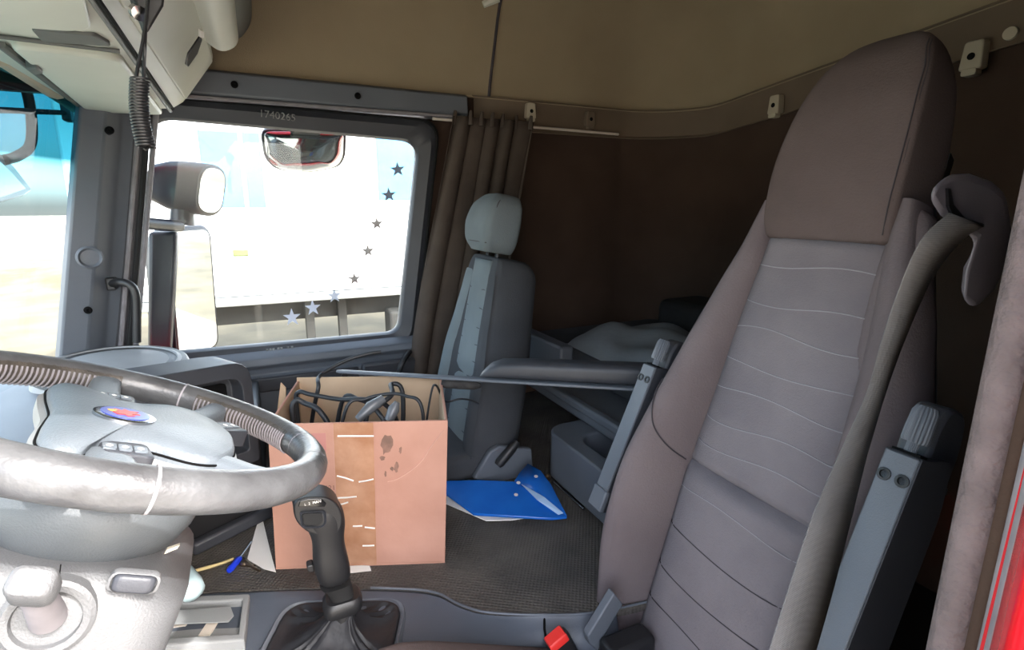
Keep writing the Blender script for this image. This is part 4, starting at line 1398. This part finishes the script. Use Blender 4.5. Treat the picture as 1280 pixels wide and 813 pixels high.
# boot: rounded rectangle rim up to the neck, creased
b_c = at(418, 800, z=-.015)
eA = V(.92, -.39, 0)
eB = V(.39, .92, 0)
bw, bd = .255, .19
def BT(x, y, z):
    return b_c + eA * x + eB * y + V(0, 0, z)


nk = at(432, 762, y=YL)
rings = []
base = rrect(bw, bd, .05, 8)
for f, z, sc_ in ((0, .0, 1.0), (0, .012, 1.0), (0, .016, .94), (.02, .008, .86), (.12, .010, .72), (.35, .022, .46), (.6, .045, .27), (.85, .07, .17), (1, .085, .15)):
    ctr = b_c.lerp(V(nk.x, nk.y, 0), f)
    ring_ = []
    for k, p in enumerate(base):
        wob = 1 + (.07 * math.sin(k * 1.9 + z * 160) * (1 if .05 < f < .9 else 0))
        q = V(ctr.x, ctr.y, b_c.z) + eA * p.x * sc_ * wob + eB * p.y * (sc_ if f < .5 else sc_ * 1.3) * wob
        q.z = b_c.z + (z if f < 1 else nk.z - b_c.z) + (.010 * math.sin(k * 2.3 + f * 5) if .01 < f < .8 else 0)
        ring_.append(q)
    rings.append(ring_)
MB().loft(rings, True, False).build('boot', M_leather, gl, 80, sub=1)
MB().loft([[BT(x * s_, y * s_, z) for x, y in rrect(bw, bd, .05, 8)] for s_, z in ((1.10, -.012), (1.10, .004), (1.06, .012), (1.0, .008), (.99, -.004))], True, False).build('boot_frame', M_plas, gl, 60)
# collar with ring
MB().tube([at(430, 775, y=YL), at(431, 752, y=YL)], [.026, .024], 16).build('lower_collar', M_black, gl, 40)
MB().loft([[at(428, yy, y=YL) + V(x * s_, y * s_, 0) for x, y in rrect(.075, .062, .022, 5)] for yy, s_ in ((762, .85), (758, 1), (748, 1), (744, .85))]).build('range_ring', M_black, gl, 40)
# handle: lofted along a bent path
hp = [(429, 748, .022, .020), (424, 735, .025, .023), (419, 728, .029, .026), (417, 715, .0325, .028), (413, 700, .0335, .029), (411, 685, .030, .028), (410, 670, .029, .028), (408, 656, .035, .030), (402, 645, .042, .031), (399, 636, .042, .030), (398, 629, .037, .026), (397, 624, .024, .016), (397, 622.5, .008, .006)]
rings = []
for px, py, rx, ry in hp:
    c = at(px, py, y=YL)
    rings.append([c + V(x * rx * 2, y * ry * 2, -.012 * (x) * (1 if py < 665 else 0)) for x, y in rrect(1, 1, .42, 5)])
MB().loft(rings[2:]).build('grip', M_black, gl, 60, sub=1)
MB().loft(rings[:3]).build('grip_sleeve', M_rub, gl, 40)
# protruding front of the grip head
hd2 = [(385, 667), (371, 655), (366, 640), (369, 627), (384, 622), (410, 622), (424, 632), (430, 650), (424, 668), (405, 672)]
MB().prism([at(x, y, y=YL - .028) for x, y in rpoly([(a, b) for a, b in hd2], 8, 3)], (0, .055, 0)).build('grip_head', M_black, gl, 40, bevel=.010, bseg=4)
dsp = MB().prism([at(x, y, y=YL - .030) for x, y in ((373, 634), (375, 627), (386, 624), (402, 624), (408, 630), (406, 634), (390, 634))], (0, .006, 0)).build('shift_display', mat('gloss_black', (18, 20, 22), .08), gl, 0, bevel=.001)
text('shift_marks', 'L  2  MAN', .0068, frame(at(391, 629, y=YL - .0305), (1, 0, 0), (0, 0, 1)), M_white, dsp, .0002)
bt = MB().prism([at(x, y, y=YL - .032) for x, y in rpoly([(378, 643), (403, 642), (404, 652), (400, 657), (380, 657)], 3, 3)], (0, .01, 0)).build('mode_button', M_rub, gl, 30, bevel=.003)
MB().loft([[at(x, y, y=YL - .0295) for x, y in rpoly([(374, 640), (407, 638), (409, 655), (403, 661), (377, 661)], 4, 3)], [at(x, y, y=YL - .0335) for x, y in rpoly([(375.5, 641), (405.5, 639.5), (407, 654), (402, 659.5), (378.5, 659.5)], 4, 3)], [at(x, y, y=YL - .0295) for x, y in rpoly([(377, 642), (404, 641), (405, 653), (401, 658), (380, 658)], 4, 3)]], True, False).build('button_bezel', M_dplas, gl, 60)
MB().prism([at(x, y, y=YL - .008) for x, y in rpoly([(383, 709), (392, 706), (393, 716), (385, 716)], 2, 2)], (0, .02, 0)).build('trigger', M_black, gl, 30, bevel=.003)

# ================================================================ CURTAIN, RAIL, HOOKS
cur = thing('curtain', 'brown pleated side curtain gathered behind the passenger window', 'curtain', (.7, 2.02, 0))
TOPX = [at(562, 150, y=2.03).x, at(668, 150, y=2.03).x]
BOTX = [at(505, 480, y=2.01).x, at(620, 480, y=2.01).x]
def cf(u, v):
    # u across 0..1, v up 0..1
    z = .10 + v * (1.195 - .10)
    f = max(0., (v - 0)) ** 1.15
    x = (BOTX[0] + (TOPX[0] - BOTX[0]) * f) * (1 - u) + u * (BOTX[1] + (TOPX[1] - BOTX[1]) * f)
    ph = u * 2 * pi * 5.5 + .5 * math.sin(v * 4 + u * 6)
    amp = (.030 * (1 - .35 * v)) * (.6 + .4 * math.sin(u * 11 + 1))
    return V(x + .018 * math.cos(ph) * (1 - .5 * v), 2.015 + amp * math.sin(ph), z)


MB().grid(cf, [k / 110 for k in range(111)], [k / 24 for k in range(25)]).build('cloth', M_curt, cur, 180, solid=.002)
for k in range(7):
    u = (k + .3) / 7
    p = cf(u, 1)
    MB().tube([p + V(0, -.004, -.03), p + V(0, -.004, .0), p + V(.004, -.002, .022)], [.012, .009, .006], 8).build('pleat_hook', M_curt, cur, 60)
r0, r1 = at(560, 146, y=2.062), at(773, 168, y=2.062)
o = MB().tube([V(.64, 2.062, r1.z + .010), V(r1.x, 2.062, r1.z)], .0055, 8).build('curtain_rail', mat('rail_white', (205, 195, 185), .4), None, 60)
tag(o, 'thin pale curtain rail along the passenger side wall', 'rail')


def hook(c, n, s_, m, label):
    """Moulded hook with bolt hole: plate, hole, lower curl."""
    t = thing('wall_hook', label, 'hook', c, 'moulded hooks on the band under the headliner')
    n = Vector(n).normalized()
    up = V(0, 0, 1)
    sd = up.cross(n).normalized()
    P = lambda a, b, w: c + sd * a * s_ + up * b * s_ + n * w * s_
    MB().loft([[P(x, y + (.0 if w < .02 else -.002), w) for x, y in rpoly([(-.026, -.036), (.026, -.036), (.022, .036), (-.020, .036)], .009, 4)] for w in (-.004, .030)]).build('plate', m, t, 40, bevel=.004)
    MB().lathe([(0, .0), (.009 * s_, 0), (.009 * s_, .0012), (0, .0012)], P(0, -.004, .0305), n, 14).build('bolt_hole', M_hole, t, 0)
    MB().loft([[P(x, y, w) for x, y in rpoly([(-.016, -.052), (.018, -.052), (.018, -.034), (-.016, -.034)], .006, 3)] for w in (.004, .034)]).build('hook_curl', m, t, 40, bevel=.003)
    return t


hook(at(661, 139, y=2.075), (0, -1, 0), .85, M_cream, 'cream moulded hook above the curtain')
hook(at(735, 149, y=2.075), (0, -1, 0), .85, M_band, 'brown moulded hook on the side wall right of the curtain')
hook(at(973, 131, x=1.845), (-1, 0, 0), .95, M_cream, 'pale moulded hook on the rear wall left of the driver headrest')
hook(at(1222, 70, x=1.845), (-1, 0, 0), 1.05, M_cream, 'pale moulded hook on the rear wall right of the driver headrest')
o = MB().lathe([(0, 0), (.017, 0), (.016, .008), (0, .01)], at(1264, 42, x=1.853), (-1, 0, 0), 20).build('wall_plug', M_cream, None, 40)
tag(o, 'round cream plug on the rear wall beside the right hook', 'plug')

# ================================================================ BUNK AND STORAGE
bn = thing('bunk', 'lower sleeper bunk with grey front rail behind the seats', 'bunk', (1.3, 1.2, 0))
XB = .90
mb = MB().box((XB, .94, .170), (XR - .02, 2.08, .215))
mb.build('bunk_base', M_plas, bn, bevel=.012)
mb = MB().box((XB - .012, .94, .205), (XB + .02, 1.72, .235))
mb.build('front_rail', M_plas, bn, bevel=.008)
mb = MB().box((XB + .165, .94, .215), (XR - .02, 2.08, .31))
mb.build('mattress', M_pseatd, bn, bevel=.03, bseg=3)
mb = MB().box((XB + .10, 1.68, .216), (XB + .16, 2.07, .335))
mb.build('end_board', M_plas, bn, bevel=.01)
bl = MB()
bc = at(752, 450, x=1.14)
random.seed(11)
def bf(u, v):
    r = 1 - (abs(u) ** 4 * .9 + abs(v) ** 4 * .9) * .5
    e_ = max(0, (1 - u ** 6) * (1 - v ** 6)) ** .6
    z = .313 + e_ * (.085 + .014 * math.sin(u * 5 + v * 3 + 1) + .01 * math.sin(v * 9 - u * 4))
    return V(1.31 + u * .23 * (1 - .06 * v * v), 1.40 + v * .40, z)


o = bl.grid(bf, [-1 + 2 * k / 30 for k in range(31)], [-1 + 2 * k / 30 for k in range(31)]).build('folded_blanket', M_blanket, None, 180)
tag(o, 'rumpled grey folded blanket lying on the lower bunk', 'blanket')
bo2 = MB().box((1.55, 1.02, .312), (1.80, 1.80, .47)).build('dark_bag', M_rub, None, 40, bevel=.04, bseg=3)
tag(bo2, 'dark bedding bundle at the back of the bunk', 'bedding')
# storage bin below the bunk with an open top
XS = .775
outl_ = [(XS, .975), (XS, 1.36), (XS + .04, 1.40), (XS + .34, 1.40), (XS + .34, .975)]
inl_ = [(XS + .055, 1.0), (XS + .055, 1.25), (XS + .09, 1.29), (XS + .3, 1.29), (XS + .3, 1.0)]
ou = rpoly(outl_, [.01, .05, .05, .02, .02], 5)
il = rpoly(inl_, [.03, .06, .06, .03, .03], 5)
t = thing('storage_bin', 'blue-grey plastic storage bin with open top under the bunk', 'bin', (XS + .15, 1.2, 0))
MB().loft([[V(p.x, p.y, z) for p in l] for l, z in ((ou, .012), (ou, .165), (il, .165), (il, .06))], True, True).build('bin_shell', M_plas, t, 40, bevel=.008, bseg=3)
o = MB().tube([at(693, 603, z=.006), at(730, 637, z=.006)], .0045, 8).build('metal_strip', M_chrome, None, 60)
tag(o, 'thin metal strip on the floor in front of the storage bin', 'strip')
random.seed(9)
for k, (px, py) in enumerate(((685, 597),)):
    c = at(px, py, z=.012)
    MBx = MB().lathe([(0, -.012), (.008, -.008), (.011, 0), (.008, .008), (0, .012)], c, (random.random(), random.random(), 1), 7)
    o = MBx.build('gravel_bit', M_brass, None, 0)
    tag(o, 'small brown bit of debris between the folder and the storage bin', 'debris')

# ================================================================ STAR STICKERS ON THE GLASS
SL = ['uppermost dark star sticker near the top right of the window', 'second dark star sticker from the top of the window', 'third grey star sticker from the top of the window', 'fourth small grey star sticker from the top of the window',
      'grey star sticker fifth along the curve on the window', 'blue-grey star sticker sixth along the curve on the window', 'pale star sticker next to the lowest one on the window', 'lowest and leftmost pale star sticker on the window']
for k, (px, py, r) in enumerate(((497, 212, 8.5), (486, 244, 8.5), (471, 280, 7.8), (460, 314, 7.8), (443, 349, 7.8), (418, 370, 8), (391, 385, 9), (365, 397, 10))):
    pts = []
    for j in range(10):
        a = pi / 2 + 2 * pi * j / 10 + .08
        rr = r * 1.15 if j % 2 == 0 else r * .46
        pts.append(at(px + rr * math.cos(a), py - rr * math.sin(a), y=2.1405))
    o = MB().prism(pts, (0, -.0008, 0)).build('star_sticker', M_star if k < 5 else M_starl, None, 0)
    tag(o, SL[k], 'sticker', 'star stickers on the window')

# ================================================================ OUTSIDE MIRRORS
def rr3(c, ex, ey, w, h, r, n=5):
    return [c + ex * p.x + ey * p.y for p in rrect(w, h, r, n)]


mm = thing('side_mirror', 'tall main side mirror with dark housing outside the passenger window', 'mirror', at(200, 450, y=2.45))
m1 = V(.53, .848, 0)
nm_ = V(.848, -.53, 0)
mc = (V(-.345, 2.40, .525) + V(-.2, 2.63, .505)) / 2
upm = V(.04, .03, 1).normalized()
MB().loft([[mc + m1 * p.x * s_ + upm * p.y * s_ - nm_ * w for p in rrect(.255, .53, .05, 6)] for w, s_ in ((-.012, .98), (.0, 1.02), (.05, 1.0), (.10, .86), (.125, .6))]).build('housing', M_mirhs, mm, 60)
MB().loft([[mc + m1 * p.x + upm * p.y + nm_ * w for p in rrect(.228, .50, .045, 6)] for w in (.008, .014)]).build('mirror_glass', M_mir, mm, 30)
MB().prism([at(185, 290, y=2.36), at(222, 290, y=2.36), at(214, 446, y=2.36), at(184, 446, y=2.36)], (0, .06, 0)).build('mirror_foot', M_mirhs, mm, bevel=.015, bseg=3)
MB().tube([at(160, 276, y=2.2), at(190, 280, y=2.3), at(225, 283, y=2.40)], .022, 10).build('mirror_arm', M_mirhs, mm, 60)
wm = thing('wide_angle_mirror', 'small rounded wide-angle mirror above the main side mirror', 'mirror', at(230, 275, y=2.42))
wcn = at(262, 238, y=2.47)
ex = V(.62, .78, -.1).normalized()
upw = V(.22, .1, 1).normalized()
nw = ex.cross(upw).normalized()
if nw.y > 0:
    nw = -nw
MB().loft([[wcn - ex * .0 + ex * (p.x * s_ - o_) + upw * p.y * s_ - nw * w for p in rrect(.145, .20, .072, 8)] for w, s_, o_ in ((-.008, .98, 0), (.0, 1.03, 0), (.04, 1.02, .03), (.09, .95, .07), (.13, .72, .11), (.15, .4, .12))]).build('housing', M_mirhs, wm, 60)
MB().loft([[wcn + ex * p.x + upw * p.y + nw * w for p in rrect(.122, .175, .06, 8)] for w in (.006, .012)]).build('mirror_glass', M_mir, wm, 30)
MB().tube([at(228, 281, y=2.46), at(228, 262, y=2.46)], [.045, .04], 12).build('mirror_neck', M_mirhs, wm, 60)
km = thing('kerb_mirror', 'convex kerb mirror hanging outside at the top of the window', 'mirror', at(381, 155, y=2.33))
kc = at(381, 190, y=2.33)
kx = V(1, .0, .05).normalized()
ku = V(0, -.42, .9).normalized()
kn_ = kx.cross(ku).normalized()
if kn_.y > 0:
    kn_ = -kn_
sh = rpoly([(-.150, .085), (.155, .085), (.152, -.02), (.128, -.062), (.0, -.088), (-.112, -.066), (-.146, -.02)], [.03, .03, .04, .04, .08, .04, .04], 5)
MB().loft([[kc + kx * p.x * s_ + ku * p.y * s_ - kn_ * w for p in sh] for w, s_ in ((-.005, 1.0), (.0, 1.03), (.03, 1.0), (.06, .8), (.07, .4))]).build('housing', M_mirhs, km, 60)
rings = [[kc + kx * p.x * s_ + ku * p.y * s_ + kn_ * w for p in sh] for s_, w in ((.965, .005), (.95, .009), (.7, .020), (.4, .029), (.1, .033))]
MB().loft(rings).build('mirror_glass', M_mirk, km, 80)
MB().box((kc.x - .05, 2.2, kc.z + .06), (kc.x + .06, 2.36, kc.z + .115)).build('mirror_arm', M_black, km, bevel=.01)
fm = thing('front_mirror', 'front mirror on a bent black arm outside the windscreen', 'mirror', at(20, 250, x=-.86))
XF = -.86
MB().tube(bez([at(28, 95, x=XF), at(37, 130, x=XF), at(40, 165, x=XF), at(36, 185, x=XF), at(20, 196, x=XF), at(5, 200, x=XF)], 6), .02, 10).build('arm', M_hole, fm, 60)
MB().tube([at(-80, 135, x=XF), at(10, 138, x=XF), at(80, 141, x=XF)], .012, 8).build('cross_bar', M_hole, fm, 60)
MB().box(tuple(at(84, 140, x=XF) + V(-.02, -.04, -.05)), tuple(at(84, 140, x=XF) + V(.02, .04, .05))).build('bar_mount', M_black, fm, bevel=.01)
q = [at(-60, 150, x=XF), at(-5, 185, x=XF), at(18, 207, x=XF), at(42, 238, x=XF), at(30, 246, x=XF), at(-10, 258, x=XF), at(-60, 262, x=XF)]
MB().prism(q, (-.06, 0, 0)).build('housing', M_mirhs, fm, bevel=.01)
MB().prism([p + V(.004, -.01, 0) for p in [at(-56, 162, x=XF), at(-7, 197, x=XF), at(12, 215, x=XF), at(31, 236, x=XF), at(-10, 250, x=XF), at(-56, 253, x=XF)]], (.003, 0, 0)).build('mirror_glass', M_mirf, fm, 0)

# ================================================================ OUTSIDE
GZ = -1.75
o = MB().prism([(-160, -120, GZ - .1), (160, -120, GZ - .1), (160, 200, GZ - .1), (-160, 200, GZ - .1)], (0, 0, .1)).build('ground', M_dirt, None, 0)
struct(o, 'sandy gravel ground of the yard outside')
o = MB().prism([(-7, 6.5, GZ), (30, 6.0, GZ), (34, 30, GZ), (10, 33, GZ), (-9, 30, GZ)], (0, 0, .03)).build('ground', M_brown, None, 0)  # darker brown patch laid over the paler ground
struct(o, 'darker brown ground under and behind the parked trailer')
# outer skin of the passenger door and roof side
o = MB()
o.box((-.9, 2.17, -1.2), (1.9, 2.20, .33))
o.box((.70, 2.17, .3), (1.9, 2.20, 1.85))
o.box((-.9, 2.17, 1.2), (1.9, 2.20, 1.85))
struct(o.build('wall_outer', M_red, None, 0), 'red outer skin of the passenger side of the cab')


def trailer(loc, L, h0, h1, depth, label, panels, legs):
    x, y = loc
    t = thing('white_trailer', label, 'trailer', (x + L / 2, y, GZ))
    MB().box((x, y, h0), (x + L, y + depth, h1)).build('body', M_trailer, t, bevel=.04)
    MB().box((x, y - .02, h0 - .12), (x + L, y + depth, h0 - .005)).build('side_rail', M_lplas, t, bevel=.02)
    for px0, px1, pz0, pz1 in panels:
        MB().box((px0, y - .012, pz0), (px1, y, pz1)).build('blue_panel', M_tblue, t, 0)
    for k in range(int(L / 1.2)):
        xx = x + .6 + k * 1.2
        MB().box((xx - .02, y - .018, h0 + .05), (xx + .02, y, h1 - .05)).build('body_rib', M_trailer, t, 0)
    MB().box((x + .5, y + .5, h0 - .45), (x + L - .5, y + depth - .5, h0 - .12)).build('chassis_beam', M_under, t, 0)
    for lx in legs:
        MB().box((lx - .06, y + .3, GZ), (lx + .06, y + .45, h0 - .1)).build('landing_leg', M_under, t, bevel=.01)
        MB().box((lx - .14, y + .22, GZ), (lx + .14, y + .53, GZ + .04)).build('landing_foot', M_under, t, bevel=.01)
    return t


def wheel(t, x, y, r=.5):
    MB().lathe([(.2, -.14), (r * .8, -.15), (r, -.11), (r, .11), (r * .8, .15), (.2, .14)], (x, y, GZ + r), (0, 1, 0), 28).build('tyre', M_rub, t, 40)
    MB().lathe([(0, -.10), (.1, -.10), (.12, -.06), (.25, -.05), (.27, -.12), (.3, -.12), (.3, .1), (0, .1)], (x, y, GZ + r), (0, 1, 0), 20).build('wheel_rim', M_lplas, t, 40)


t1 = trailer((-1.9, 7.6), 10.5, -.28, 2.35, 2.5, 'white box trailer with pale blue panels parked outside the passenger window', [(-.55, .12, .85, 1.75), (1.55, 2.45, .95, 1.95)], (.55, 1.0))
for x in (5.2, 6.5, 7.8):
    wheel(t1, x, 7.95)
_p = at(301, 316, y=7.6)
MB().box((_p.x - .09, 7.57, _p.z - .045), (_p.x + .09, 7.6, _p.z + .045)).build('side_marker', mat('marker_olive', (96, 104, 62), .4), t1, bevel=.02)
MB().box((1.6, 7.5, -1.25), (3.4, 7.9, -.62)).build('pallet_box', M_under, t1, bevel=.04)
t2 = trailer((-22, 9.2), 12.5, -.30, 2.2, 2.5, 'white trailer standing ahead beyond the windscreen', [(-17, -15.5, .7, 1.9), (-13.0, -11.2, .7, 1.9)], (-12.0,))
for x in (-20.5, -19.2):
    wheel(t2, x, 9.55)
t = thing('earth_bank', 'long low brown earth bank far behind the trailers', 'earth bank', (0, 26, GZ))
random.seed(4)
MB().grid(lambda u, v: V(-60 + u * 120, 22 + v * 10 + 1.2 * math.sin(u * 25), GZ - .02 + (1.1 + .35 * math.sin(u * 40) + .2 * math.sin(u * 97)) * math.sin(pi * v) ** .7), [k / 80 for k in range(81)], [k / 8 for k in range(9)]).build('bank_soil', mat('bank_soil', (120, 106, 84), .95, col2=(86, 78, 60), nscale=1.2, detail=8), t, 60)
